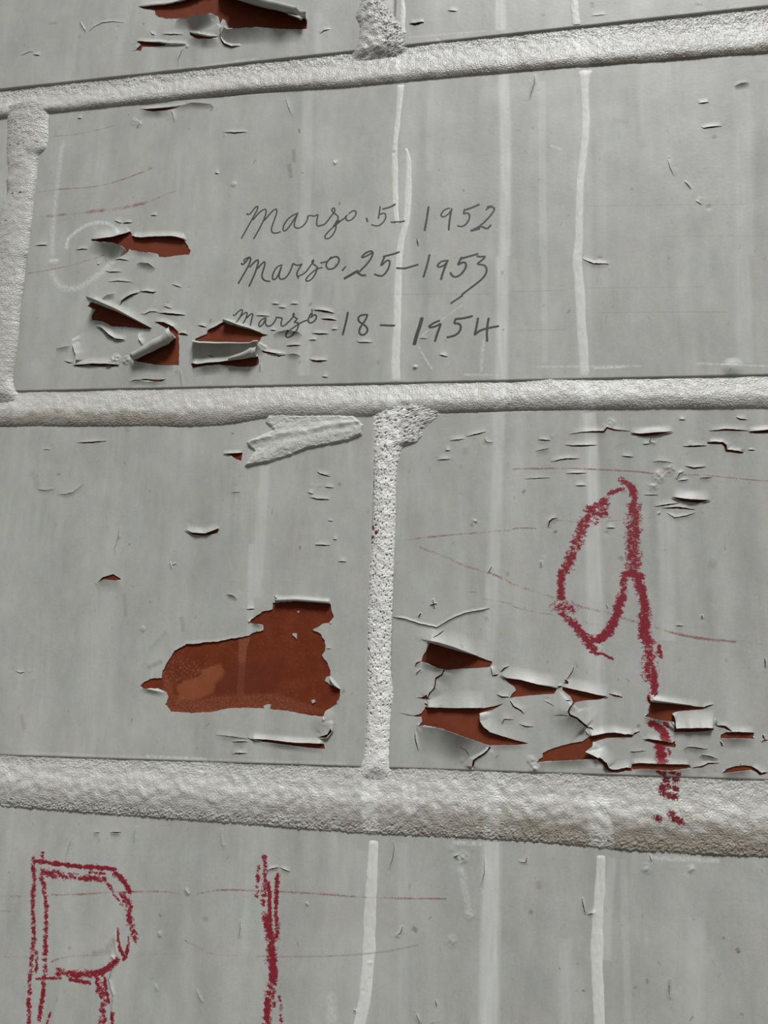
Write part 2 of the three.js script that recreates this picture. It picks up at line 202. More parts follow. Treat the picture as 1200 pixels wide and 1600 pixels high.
crack('G', [495, 240, 535, 230], 1.8, 0.5, 0.1, 9); hole('G', [552, 172, 575, 178, 592, 196, 585, 212, 545, 206, 565, 192], 0.02); crack('G', [572, 180, 600, 140, 622, 108, 640, 60], 1.2, 0.2, 0.2, 7); crack('G', [15, 115, 45, 80, 80, 62], 1, 0.2, 0.2, 7);
hole('G', [535, 233, 640, 258, 740, 280, 840, 305, 925, 318, 850, 345, 740, 352, 660, 365, 630, 378, 622, 350, 605, 315, 565, 285, 540, 262], 0.06); lip('G', [535, 233, 640, 258, 740, 280, 840, 305, 935, 314], 'u', 1.1, 17); crack('G', [932, 294, 985, 310, 1055, 326], 1.6, 0.4, 0.1, 9);
crack('G', [632, 378, 604, 405, 588, 440, 600, 475, 660, 500, 700, 535, 750, 580], 2, 0.7, 1.5, 34, 'flat'); crack('G', [750, 578, 788, 588, 802, 606], 1.2, 0.3, 0.2, 6); crack('G', [730, 605, 742, 630, 770, 655], 1.2, 0.3, 0.2, 6); crack('G', [462, 482, 520, 476, 590, 482], 0.8, 0.2, 0.2, 8); crack('G', [375, 350, 430, 380, 475, 405], 0.7, 0.15, 0); crack('G', [560, 350, 615, 355], 0.8, 0.2, 0);
hole('G', [370, 800, 440, 765, 520, 740, 620, 715, 710, 700, 765, 658, 830, 650, 920, 628, 990, 625, 1080, 640, 1140, 655, 1130, 668, 1040, 665, 930, 672, 860, 690, 800, 708, 790, 750, 735, 790, 780, 815, 850, 845, 872, 858, 780, 853, 650, 862, 500, 870, 400, 872, 315, 882, 345, 850, 370, 835], 0.07);
lip('G', [802, 706, 788, 752, 735, 790, 850, 845, 905, 893, 922, 932, 962, 952], 'u', 1.4, 20); lip('G', [765, 656, 920, 628, 990, 625, 1140, 655], 'u', 0.7, 11, 'flat'); lip('G', [315, 884, 500, 870, 650, 862, 850, 852], 'd', 0.7, 13);
crack('G', [850, 848, 900, 890, 920, 930, 960, 952, 1020, 950, 1080, 934, 1118, 941], 3, 0.8, 0, 14, 'flat'); crack('G', [1130, 660, 1160, 630, 1200, 616], 1.4, 0.4, 0.1, 9); crack('G', [1110, 790, 1150, 795, 1200, 785], 0.8, 0.2, 0.2);
hole('H', [205, 195, 300, 205, 420, 215, 550, 235, 662, 245, 630, 268, 540, 272, 440, 280, 400, 288, 376, 310, 395, 335, 395, 370, 330, 365, 240, 350, 180, 332, 150, 320, 180, 300, 190, 270, 185, 240], 0.07);
lip('H', [205, 190, 300, 203, 550, 233, 662, 245], 'u', 1.1, 10, 'l'); crack('H', [625, 266, 690, 235, 738, 225], 1.6, 0.4, 0.1, 8); crack('H', [178, 150, 190, 205], 2, 0.4, 0.1, 6); crack('H', [225, 160, 250, 130, 268, 115], 1.4, 0.2, 0.1, 5); lip('H', [140, 322, 240, 352, 395, 374], 'd', 0.8, 11);
hole('H', [398, 445, 430, 428, 560, 425, 680, 422, 740, 425, 738, 441, 690, 449, 540, 457, 398, 457], 0.04); lip('H', [398, 440, 430, 428, 560, 425, 740, 423], 'u', 1.6, 25, 'flat'); crack('H', [380, 308, 395, 335, 402, 380, 404, 436], 2, 1.1, 0, 12, 'flat'); crack('H', [752, 340, 765, 400], 1, 0.1, 0.4, 9); crack('H', [755, 402, 830, 413, 890, 452], 2.2, 0.5, 0.1, 10);
hole('H', [132, 521, 180, 515, 300, 533, 380, 550, 412, 530, 405, 552, 416, 568, 408, 590, 330, 580, 240, 557, 170, 537], 0.04); lip('H', [132, 521, 180, 515, 300, 533, 400, 548], 'u', 0.4, 8);
hole('H', [28, 790, 40, 730, 100, 720, 250, 728, 420, 732, 530, 735, 545, 762, 480, 775, 370, 790, 250, 782, 130, 772, 60, 780], 0.06); lip('H', [35, 735, 100, 720, 250, 728, 535, 735], 'u', 0.4, 8, 'flat'); lip('H', [60, 782, 130, 772, 370, 792, 545, 765], 'd', 0.8, 11); crack('H', [545, 764, 640, 750, 690, 725, 790, 722], 1.5, 0.5, 0.1, 10);
hole('H', [792, 512, 800, 480, 840, 458, 950, 455, 1082, 462, 1075, 505, 1087, 515, 960, 514, 860, 513], 0.05); lip('H', [795, 520, 860, 513, 1088, 517], 'd', 1.0, 15); lip('H', [840, 456, 1082, 460], 'u', 0.5, 9); crack('H', [788, 535, 800, 552, 812, 582], 2, 0.3, 0.1, 8);
hole('H', [812, 803, 850, 770, 920, 748, 1000, 740, 1060, 748, 1092, 778, 1135, 812, 1060, 780, 980, 792, 900, 802, 830, 810], 0.05); lip('H', [812, 806, 900, 802, 980, 792, 1060, 780], 'd', 0.8, 13); crack('H', [1062, 752, 1100, 782, 1132, 813, 1200, 805], 2.4, 0.6, 0, 12); crack('H', [962, 742, 968, 722], 0.9, 0.1, 0.1, 4);
crack('H', [475, 612, 520, 588, 580, 590, 655, 604, 700, 598], 1.1, 0.2, 0.4, 10); crack('H', [612, 672, 640, 657, 700, 664, 780, 690], 1, 0.1, 0.6, 12); crack('H', [22, 620, 60, 628, 165, 618], 0.8, 0.2, 0.1); crack('H', [1155, 475, 1160, 505, 1175, 520], 1.8, 0.4, 0.1, 7); crack('H', [1145, 548, 1165, 528, 1200, 524], 1.4, 0.3, 0.1, 7); crack('H', [40, 490, 75, 465, 112, 450], 1.4, 0.4, 0.1, 8); hole('H', [-10, 480, 0, 473, 45, 480, 42, 503, 0, 500], 0.03); crack('H', [0, 770, 28, 778], 1.6, 0.3, 0.1, 6);
crack(6, [265, 836, 340, 826, 430, 825, 445, 806, 480, 817, 560, 822], 1.7, 0.4, 0.2, 12); hole(6, [553, 827, 600, 831, 680, 825, 757, 821, 680, 839, 620, 846, 575, 840], 0.03); lip(6, [553, 827, 600, 831, 757, 821], 'u', 0.9, 12); crack(6, [922, 822, 1000, 815, 1110, 820], 1.7, 0.5, 0.2, 12); hole(6, [1105, 822, 1200, 813, 1260, 815, 1230, 830, 1140, 833], 0.03); lip(6, [1105, 821, 1200, 813, 1260, 815], 'u', 0.6, 9);
crack(6, [245, 888, 300, 891, 402, 887], 1.5); crack(6, [180, 966, 250, 952, 322, 950], 1.3); crack(6, [798, 894, 915, 890], 1.5); crack(6, [920, 876, 985, 878, 1000, 890, 1003, 912, 1080, 922], 2.2, 0.6, 0.1, 10, 'flat'); crack(6, [808, 984, 850, 996, 912, 989], 1.5); hole(6, [748, 1128, 840, 1139, 932, 1143, 870, 1158, 800, 1150], 0.03); lip(6, [748, 1128, 840, 1139, 932, 1143], 'u', 1.2, 16);
crack(6, [665, 1176, 730, 1166, 785, 1160], 1.2); crack(6, [700, 1182, 780, 1180, 862, 1189], 1.6); crack(6, [120, 862, 182, 866], 1.1); crack(6, [108, 915, 180, 901], 0.8, 0.1, 0.3); crack(6, [250, 1021, 352, 1018], 1); crack(6, [1048, 756, 1070, 766, 1103, 769], 1.3); crack(6, [655, 966, 700, 963, 757, 971], 1, 0.2, 0.3); crack(6, [512, 940, 572, 943], 1); crack(6, [878, 1042, 940, 1038], 1.1, 0.1, 0.3); crack(6, [655, 842, 645, 872, 678, 883], 0.9, 0.3, 0.2, 7); crack(6, [612, 885, 652, 880], 1); crack(6, [780, 768, 815, 769], 0.8); crack(6, [295, 1077, 350, 1078], 0.8); crack(6, [615, 1120, 690, 1121], 0.8, 0.2, 0); crack(6, [1105, 910, 1140, 912], 1.2, 0.3, 0, 5);
crack(6, [55, 1045, 185, 1040], 0.8, 0.15, 0); crack(6, [770, 1050, 785, 1020, 810, 1008], 0.9, 0.4, 0.3, 8); crack(6, [775, 1055, 830, 1048], 0.9, 0.3, 0.2, 6); crack(5, [985, 848, 1030, 838, 1082, 824], 1.2); crack(5, [905, 866, 980, 858], 0.8); crack(5, [848, 957, 915, 952], 1); crack(5, [1070, 850, 1078, 872, 1115, 875], 0.8, 0.2, 0.2, 6); crack(5, [885, 913, 912, 913], 0.7);
crack(8, [762, 498, 776, 470], 1, 0.2, 0.2, 5); crack(8, [815, 437, 850, 428], 1.2, 0.5, 0.4, 5); crack(8, [828, 405, 838, 455], 1.1, 0.4, 0.4, 5); crack(8, [1085, 290, 1108, 250], 0.9, 0.2, 0.2, 5); crack(8, [1030, 52, 1036, 38], 0.7); crack(9, [168, 74, 176, 45, 190, 33, 215, 28], 1.5, 0.3, 0.4, 9); crack(9, [888, 480, 892, 503], 1.3, 0.3, 0.2, 5); crack(9, [765, 533, 805, 535], 0.9, 0.2, 0.1); crack(9, [685, 15, 697, 0], 1, 0.3, 0.1, 5); crack(9, [1186, 682, 1186, 733], 1.6, 0.3, 0.1, 6); crack(9, [440, 75, 485, 76], 0.8); crack(9, [720, 0, 760, 28, 820, 18, 865, 2], 1, 0.3, 0.2, 8); crack(9, [135, 225, 135, 262], 0.9, 0.3, 0.2, 6); crack(9, [442, 432, 448, 455], 0.9, 0.2, 0, 4);
// --- brick D1
crack(10, [640, 268, 630, 310, 630, 350], 0.7, 0.25, 0.2, 7); crack(10, [1038, 278, 1036, 330, 1046, 385], 0.8, 0.25, 0.1, 7); crack(10, [345, 310, 320, 380, 308, 440], 0.6, 0.25, 0.25, 6); crack(10, [538, 770, 540, 830, 548, 885], 1, 0.4, 0.2, 7); crack(10, [516, 872, 540, 900, 532, 930, 512, 985, 520, 1025, 532, 1060, 522, 1180], 0.8, 0.4, 0.35, 6, 'flat'); crack(10, [514, 303, 570, 301], 1, 0.1, 0.4, 9); crack(10, [437, 304, 470, 303], 0.8, 0.1, 0.3); crack(10, [726, 1010, 736, 1050], 0.9, 0.3, 0.1, 6); crack(10, [920, 1040, 940, 1085, 955, 1105], 0.9, 0.3, 0.1, 6); crack(10, [866, 562, 880, 588, 892, 592], 1, 0.4, 0.3, 6); crack(10, [1128, 705, 1128, 750, 1118, 800], 0.9, 0.3, 0.2, 6);
crack(11, [52, 480, 80, 470, 112, 465], 1.1, 0.4, 0.3, 6); crack(11, [112, 466, 135, 478, 162, 487], 1.3, 0.4, 0.2, 7); crack(11, [640, 338, 648, 368, 640, 430, 620, 480], 0.9, 0.25, 0.2, 7); crack(11, [1072, 420, 1070, 492, 1052, 560], 0.9, 0.3, 0.1, 7); crack(11, [925, 420, 950, 408], 1.2, 0.3, 0.3, 6); crack(11, [520, 912, 550, 918], 1.1, 0.3, 0.1, 6); crack(11, [655, 790, 680, 770, 690, 738], 0.9, 0.3, 0.2, 6); crack(11, [842, 1085, 845, 1125], 1.3, 0.2, 0.1, 5); crack(11, [455, 1138, 475, 1142], 1.2, 0.3, 0.2, 5); crack(11, [750, 1150, 762, 1180, 768, 1200], 0.9, 0.3, 0.2, 8); crack(11, [232, 628, 245, 648], 0.9, 0.3, 0.2, 5);
crack(12, [325, 605, 335, 650, 345, 690], 1.2, 0.3, 0.2, 7); crack(12, [355, 690, 375, 682, 395, 672], 1.2, 0.4, 0.2, 7); crack(12, [28, 440, 65, 443, 70, 412], 0.9, 0.3, 0.2, 6); crack(12, [738, 985, 735, 1040, 742, 1090], 0.7, 0.3, 0.2, 9); crack(12, [640, 402, 655, 440], 0.9, 0.3, 0.2, 6);

// A lifted lip stands nearer to the eye than the wall, so its true place lies closer to the foot of the eye than its traced outline.
function settle(x, y) {
  let h = 0;
  for (const f of FEATURES) {
    if (f.kind !== 'lip') continue;
    const b = f.traced; if (x < f.tb[0] || x > f.tb[2] || y < f.tb[1] || y > f.tb[3]) continue;
    const n = lineDistance(b, f.tlen, x, y); if (n.d < 0.7) h = Math.max(h, f.lift * f.taper(n.t) * smooth(0.7, 0.3, n.d));
  }
  return [x * (1 - h / DIST), y * (1 - h / DIST)];
}
for (const f of FEATURES) if (f.kind === 'lip') { f.traced = f.p; f.tlen = f.len; f.tb = bounds(f.p, 0.8); }
for (const f of FEATURES) if (f.kind === 'hole') { f.p = f.p.map(([x, y]) => settle(x, y)); f.b = bounds(f.p, 0); }
for (const f of FEATURES) if (f.kind === 'lip') { const fine = jagged(f.traced, false, 0, 1); const l = withLengths(fine); f.p = fine.map(([x, y], i) => { const h = f.lift * f.taper(l[i]); return [x * (1 - h / DIST), y * (1 - h / DIST)]; }); f.len = withLengths(f.p); f.b = bounds(f.p, f.reach); }

// ------------------------------------------------------------------ joints and bricks, in millimetres on the wall
const H1 = { top: mm('f', [0, 142, 200, 121, 400, 98, 520, 82, 640, 62, 800, 50, 1000, 33, 1200, 16]), bottom: mm('f', [0, 187, 200, 166, 400, 146, 520, 140, 613, 132, 800, 115, 1000, 100, 1200, 85]) };
const H2 = { top: mm('f', [0, 613, 100, 611, 400, 604, 800, 597, 862, 587, 890, 592, 1000, 593, 1200, 590]), bottom: mm('f', [0, 668, 200, 668, 333, 667, 420, 655, 560, 652, 700, 646, 800, 643, 1000, 641, 1200, 640]) };
const H3 = { top: mm('f', [0, 1182, 200, 1188, 400, 1195, 600, 1198, 800, 1205, 1000, 1214, 1200, 1223]), bottom: mm('f', [0, 1262, 200, 1277, 400, 1292, 567, 1305, 800, 1316, 1000, 1333, 1200, 1343]) };
const slopeOf = (points, up) => { // straight course line through the measured edge
  const n = points.length, mx = points.reduce((v, p) => v + p[0], 0) / n, my = points.reduce((v, p) => v + p[1], 0) / n; let a = 0, b = 0;
  for (const [x, y] of points) { a += (x - mx) * (y - my); b += (x - mx) * (x - mx); }
  const k = a / b; return (x) => my + up + k * (clamp(x, -170, 90) - mx);
};
const mean = (l, k) => l.reduce((s, p) => s + p[k], 0) / l.length;
const lines = { A: [slopeOf(H1.top, 0), null], B: [slopeOf(H2.top, 0), slopeOf(H1.bottom, 1)], C: [slopeOf(H3.top, 0), slopeOf(H2.bottom, 1)], D: [null, slopeOf(H3.bottom, 1)] };
const COURSE = 100.2, LENGTH = 226.6;
const rows = { A: [mean(H1.top, 1), 0], B: [mean(H2.top, 1), mean(H1.bottom, 1) + 1], C: [mean(H3.top, 1), mean(H2.bottom, 1) + 1], D: [0, mean(H3.bottom, 1) + 1] };
rows.A[1] = rows.A[0] + 92; rows.D[0] = rows.D[1] - 88;
const edgesV = {
  A: { left: mm('f', [566, -330, 566, -60, 563, 0, 552, 25, 558, 40, 555, 65, 548, 84, 540, 100]), right: mm('f', [602, -330, 600, -60, 600, 0, 612, 15, 618, 25, 632, 40, 637, 62, 640, 90]) },
  B: { left: mm('f', [6, 160, 8, 200, 7, 233, 10, 267, 7, 283, 10, 300, 3, 317, -2, 333, -10, 400, -20, 480, -30, 560, -34, 630]), right: mm('f', [82, 165, 80, 190, 79, 215, 76, 232, 65, 243, 60, 280, 56, 307, 53, 345, 50, 365, 47, 393, 42, 410, 40, 440, 33, 485, 32, 530, 27, 560, 22, 590, 34, 630]) },
  C: { left: mm('f', [570, 630, 578, 657, 582, 680, 582, 800, 577, 880, 573, 960, 573, 1000, 572, 1100, 567, 1180, 556, 1215]), right: mm('f', [700, 635, 688, 652, 672, 665, 657, 690, 635, 697, 625, 720, 621, 740, 620, 800, 617, 880, 614, 960, 611, 1040, 616, 1085, 612, 1110, 609, 1190, 614, 1215]) },
};
const xA = [-37.0, -29.5], xB = [-147.5, -138.5], xC = [-32.0, -26.5];      // brick ends on both sides of each upright joint
const BRICKS = {
  A1: [xA[0] - 214, rows.A[0], xA[0], rows.A[1]], A2: [xA[1], rows.A[0], xA[1] + 214, rows.A[1]], B0: [xB[0] - 214, rows.B[0], xB[0], rows.B[1]], B1: [xB[1], rows.B[0], xB[1] + 216, rows.B[1]],
  C1: [xC[0] - 216, rows.C[0], xC[0], rows.C[1]], C2: [xC[1], rows.C[0], xC[1] + 216, rows.C[1]], D1: [xB[1], rows.D[0], xB[1] + 216, rows.D[1]],
};

// ------------------------------------------------------------------ what is drawn on the paint: pencil, crayon, chalk, washes
const MARKS = [];                                    // { mask, channel, p, w (mm), strength }
const mark = (mask, channel, sheet, list, width, strength = 1) => { const p = mm(sheet, list); MARKS.push({ mask, channel, p, w: width * PX, strength, b: bounds(p, width * PX + 1) }); };
const pencil = (sheet, list, w = 2.3, s = 0.8) => mark(0, 2, sheet, list, w * 1.15, Math.min(1, s * 1.08));
const crayon = (sheet, list, w, s = 0.8) => mark(0, 0, sheet, list, w, s);
const chalk = (sheet, list, w, s = 0.6) => mark(0, 1, sheet, list, w, Math.min(1, s * 1.35));
const redChalk = (sheet, list, w, s = 0.6) => mark(1, 0, sheet, list, w, s);
const wash = (sheet, list, w, s = 0.5) => mark(1, 1, sheet, list, w, Math.min(0.95, s * 1.6));
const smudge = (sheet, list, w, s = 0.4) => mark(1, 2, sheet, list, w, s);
// the dates, written in graphite pencil: first date
pencil('T1', [140, 185, 150, 195, 170, 185, 215, 125, 232, 120, 235, 140, 180, 240, 95, 395]); pencil('T1', [195, 235, 235, 180, 285, 145, 305, 150, 300, 200, 255, 300, 200, 395]); pencil('T1', [290, 240, 340, 180, 375, 145, 395, 145, 395, 180, 365, 260, 345, 320, 360, 352, 400, 350, 425, 340]);
pencil('T1', [575, 182, 530, 195, 470, 250, 445, 310, 455, 338, 490, 315, 540, 240, 575, 180, 555, 230, 540, 290, 560, 310, 590, 310, 630, 285, 665, 220, 655, 205, 690, 200, 715, 210, 750, 185, 735, 240, 735, 290, 760, 290, 810, 275, 860, 200, 890, 170, 890, 140, 872, 134, 860, 155, 880, 180, 915, 200, 920, 230, 880, 285, 905, 285, 890, 340, 850, 395, 810, 400, 800, 380, 840, 330, 910, 270, 960, 230]);
pencil('T1', [880, 285, 915, 275, 905, 250, 940, 240, 880, 290], 2.6, 0.8); pencil('T1', [965, 232, 1000, 190, 985, 210, 985, 240, 1010, 248, 1050, 225, 1075, 180, 1065, 158, 1035, 160, 1010, 185]); pencil('T1', [1160, 225, 1168, 252], 2.6);
pencil('T2', [185, 125, 180, 175, 170, 225]); pencil('T2', [175, 195, 215, 175, 238, 195, 225, 245, 185, 285, 145, 293, 115, 280]); pencil('T2', [210, 145, 260, 135, 312, 108], 2.8); pencil('T2', [280, 258, 320, 262, 390, 250], 2.6); pencil('T2', [598, 130, 585, 220, 565, 325], 3, 0.9);
pencil('T2', [775, 140, 740, 145, 705, 185, 705, 210, 730, 215, 775, 185, 795, 150]); pencil('T2', [795, 145, 775, 230, 770, 322], 2.8, 0.9); pencil('T2', [905, 150, 890, 195, 920, 175, 950, 190, 945, 235, 910, 285, 870, 298, 848, 288], 2.6, 0.75); pencil('T2', [915, 152, 970, 135, 1025, 108], 3, 0.85);
pencil('T2', [1090, 150, 1110, 130, 1140, 125, 1160, 140, 1155, 165, 1110, 220, 1060, 270, 1010, 305, 965, 328], 2.6, 0.9); pencil('T2', [1105, 128, 1135, 125], 4, 0.8); pencil('T2', [965, 328, 1025, 312], 4, 0.85); pencil('T2', [1010, 305, 1050, 290, 1080, 310, 1105, 312, 1125, 285], 3, 0.85); pencil('T2', [500, 400, 503, 430, 508, 460], 1.8, 0.6);
// second date
pencil('T1', [95, 610, 100, 625, 130, 600, 160, 555, 175, 565, 165, 610, 120, 690, 68, 778], 2.5, 0.9); pencil('T1', [130, 600, 110, 590, 125, 570, 160, 555], 2); pencil('T1', [165, 640, 215, 585, 240, 578, 235, 620, 200, 720, 160, 800], 2.6, 0.9); pencil('T1', [235, 650, 275, 600, 298, 595, 290, 640, 268, 700, 270, 735, 300, 762, 335, 762], 2.5, 0.9);
pencil('T1', [440, 622, 400, 630, 365, 690, 355, 735, 370, 752, 400, 730, 440, 620, 425, 670, 412, 715, 420, 742, 450, 745, 490, 715, 525, 640, 530, 605, 560, 625, 590, 625, 615, 608, 580, 660, 560, 700, 578, 735], 2.4, 0.85); pencil('T1', [575, 718, 630, 705, 680, 630, 712, 590, 705, 575, 690, 600, 720, 625, 745, 640, 725, 700, 690, 750, 650, 765, 640, 745, 680, 700, 740, 650, 780, 645], 2.3, 0.8);
pencil('T1', [770, 605, 830, 590]); pencil('T1', [860, 555, 815, 600, 815, 645, 850, 663, 900, 640, 930, 590, 920, 555, 885, 548, 850, 570], 2.6, 0.85); pencil('T1', [980, 638, 955, 668], 2.4);
pencil('T2', [30, 555, 40, 535, 90, 505, 120, 505, 125, 530, 95, 590, 40, 650, -5, 692], 2.8, 0.9); pencil('T2', [35, 560, 70, 550, 115, 520], 2.6, 0.8); pencil('T1', [975, 735, 1030, 705, 1080, 675], 4, 0.95); pencil('T1', [1080, 675, 1105, 720, 1150, 710], 3, 0.9);
pencil('T2', [225, 550, 200, 600, 190, 635, 230, 590, 260, 580, 270, 600, 255, 660, 215, 712, 180, 720, 140, 702], 2.8, 0.9); pencil('T2', [215, 550, 280, 535, 345, 515], 3, 0.95); pencil('T2', [330, 652, 390, 655, 440, 640, 505, 620], 3, 0.95); pencil('T2', [605, 538, 590, 620, 555, 722], 3, 0.95);
pencil('T2', [750, 585, 715, 585, 675, 620, 675, 638, 700, 640, 740, 620, 762, 585], 2.8, 0.9); pencil('T2', [750, 610, 720, 680, 705, 742], 3.2, 0.95); pencil('T2', [880, 560, 835, 632, 880, 600, 915, 600, 920, 640, 880, 700, 830, 728, 795, 715, 785, 690], 3, 0.92); pencil('T2', [870, 570, 940, 550, 1015, 530], 3, 0.9);
pencil('T2', [1015, 550, 1050, 555, 1085, 545, 1060, 580, 1005, 615, 1050, 620, 1085, 630, 1098, 680, 1060, 740, 980, 800, 885, 872], 2.8, 0.92); pencil('T4', [830, 120, 810, 135, 735, 185], 2.6, 0.9);
// third date
pencil('T3', [80, 285, 90, 295, 110, 265, 150, 235, 160, 250, 140, 300, 105, 350], 2.2, 0.75); pencil('T3', [140, 300, 175, 265, 200, 262, 190, 310, 165, 355]); pencil('T3', [195, 310, 225, 275, 250, 275, 235, 320, 225, 375]); pencil('T3', [360, 310, 320, 320, 295, 360, 300, 390, 330, 370, 360, 310, 350, 360, 370, 385, 410, 375, 445, 320, 445, 300, 470, 310, 500, 310, 485, 350, 490, 385, 520, 375, 560, 335, 600, 290, 595, 265, 585, 290, 610, 310, 630, 320, 590, 350, 640, 350, 630, 400, 590, 460, 550, 480, 525, 470, 535, 440, 600, 385, 680, 335, 710, 330]);
pencil('T3', [740, 275, 715, 320, 720, 350, 750, 355, 785, 320, 790, 290, 765, 280, 740, 305], 2.4); pencil('T3', [750, 240, 750, 300], 2); pencil('T3', [1055, 265, 1040, 350, 1012, 450], 3, 0.9); pencil(5, [520, 275, 485, 275, 475, 305, 520, 330, 525, 355, 500, 375, 480, 360, 490, 330, 515, 300, 522, 278], 2.8, 0.9); pencil(5, [585, 325, 648, 327], 3, 0.95);
for (const k of [-8, -3, 3, 8]) pencil('T4', [487 + k, 312, 470 + k, 380, 440 + k, 460, 422 + k, 535], 2.4, 0.9);
pencil('T4', [548, 382, 580, 352, 635, 335], 3, 0.9); pencil('T4', [556, 392, 600, 388, 655, 350, 625, 420, 598, 505], 3.2, 0.95); pencil('T4', [775, 320, 755, 362, 795, 355, 820, 375, 815, 420, 770, 465, 705, 475], 3.2, 0.95); pencil('T4', [775, 320, 840, 318, 912, 295], 3.4, 0.95); pencil('T4', [965, 315, 950, 400, 932, 465, 970, 420, 1050, 395, 1135, 380], 3.2, 0.95); pencil('T4', [1055, 315, 1035, 400, 1042, 505], 3.2, 0.95);
// red crayon letter with a loop and a long tail
crayon(6, [460, 1115, 490, 1100, 520, 1090], 7, 0.7); crayon(6, [520, 1055, 550, 1072, 575, 1100, 572, 1200], 11, 0.8); crayon(6, [440, 1150, 400, 1165, 365, 1190], 13, 0.75); crayon(9, [430, 0, 385, 5, 345, 35, 312, 110, 288, 190, 262, 258], 17, 0.66); crayon(9, [230, 280, 232, 340, 230, 400], 10, 0.95); crayon(9, [212, 440, 275, 455], 17, 0.55); crayon(9, [240, 480, 290, 520, 340, 595, 390, 650], 12, 0.8); crayon(9, [400, 660, 430, 662, 472, 690], 4, 0.8); crayon(9, [385, 600, 430, 592, 475, 535, 497, 450, 515, 400], 13, 0.85); crayon(9, [515, 400, 528, 350, 522, 315], 11, 0.75);
crayon(9, [572, -20, 568, 80, 568, 170, 565, 255], 20, 0.68); crayon(9, [530, 292, 565, 278, 605, 305], 11, 0.95); crayon(9, [595, 320, 615, 400, 628, 470], 15, 0.8); crayon(9, [625, 470, 618, 540, 625, 580], 18, 0.75); crayon(9, [625, 580, 650, 620, 645, 690, 648, 765], 19, 0.68); crayon(9, [688, 630, 698, 680], 6, 0.8); crayon(9, [662, 775, 668, 810, 665, 845], 11, 0.9); crayon(9, [400, 10, 390, 60], 7, 0.5);
crayon('H', [200, 385, 240, 390, 275, 425, 318, 440, 330, 500], 10, 0.85); crayon('H', [320, 385, 340, 395], 6, 0.9); crayon('H', [300, 440, 320, 515], 12, 0.85); crayon('H', [285, 560, 290, 640, 295, 712], 15, 0.82); crayon('H', [350, 600, 360, 640], 5, 0.6); crayon('H', [265, 790, 320, 815], 6, 0.8); crayon('H', [375, 800, 445, 815], 6, 0.7); crayon('H', [300, 860, 355, 862], 5, 0.9); crayon('H', [385, 860, 440, 862], 4, 0.8); crayon('H', [185, 150, 190, 200], 5, 0.8); crayon('H', [198, 268, 200, 272], 5, 0.8);
// red crayon letter with a bowl and a leg
crayon(10, [155, 425, 160, 540, 150, 620, 160, 740, 155, 860, 140, 960, 135, 1100, 135, 1200], 8, 0.6); crayon(10, [202, 398, 200, 425], 6, 0.6); crayon(10, [195, 510, 213, 600, 220, 720, 210, 850, 215, 930, 197, 1080, 185, 1180], 8, 0.66); crayon(10, [160, 435, 230, 445, 300, 452, 390, 465, 470, 465, 540, 475], 6.5, 0.92); crayon(10, [200, 490, 270, 500, 350, 508], 12, 0.62); crayon(10, [375, 515, 430, 518, 490, 522], 8, 0.8); crayon(10, [420, 490, 490, 495], 4, 0.55);
crayon(10, [540, 495, 585, 525, 605, 580], 8, 0.8); crayon(10, [575, 600, 615, 640, 600, 700, 625, 760, 630, 800], 12, 0.62); crayon(10, [500, 535, 530, 580, 570, 640], 6, 0.55); crayon(10, [552, 760, 552, 860, 590, 890], 5, 0.7); crayon(10, [605, 800, 600, 860, 580, 895], 6, 0.6); crayon(10, [545, 905, 510, 935, 470, 962], 9, 0.9); crayon(10, [475, 965, 370, 970, 275, 958], 10, 0.72); crayon(10, [330, 990, 420, 1008], 7, 0.7); crayon(10, [285, 985, 170, 988], 4, 0.7); crayon(10, [452, 990, 478, 1050, 488, 1120, 478, 1200], 12, 0.62); crayon(10, [490, 990, 508, 1100], 6, 0.75); crayon(10, [525, 1150, 525, 1200], 6, 0.8); crayon(10, [170, 860, 170, 950], 6, 0.6); crayon(10, [235, 1150, 220, 1200], 4, 0.6);
// red crayon upright stroke
crayon(11, [42, 415, 40, 520, 42, 600], 8, 0.66); crayon(11, [12, 460, 5, 600], 6, 0.5); crayon(11, [60, 545, 62, 650, 65, 700], 6, 0.85); crayon(11, [100, 500, 97, 600, 92, 700], 7, 0.75); crayon(11, [50, 700, 70, 780, 75, 860, 70, 900], 14, 0.8); crayon(11, [95, 700, 100, 800], 8, 0.6); crayon(11, [80, 900, 80, 1000], 12, 0.95); crayon(11, [65, 1020, 50, 1120, 50, 1200], 12, 0.65); crayon(11, [75, 1020, 85, 1110], 8, 0.6); crayon(11, [110, 1070, 120, 1200], 6, 0.5); crayon(11, [30, 560, 35, 640], 7, 0.5);
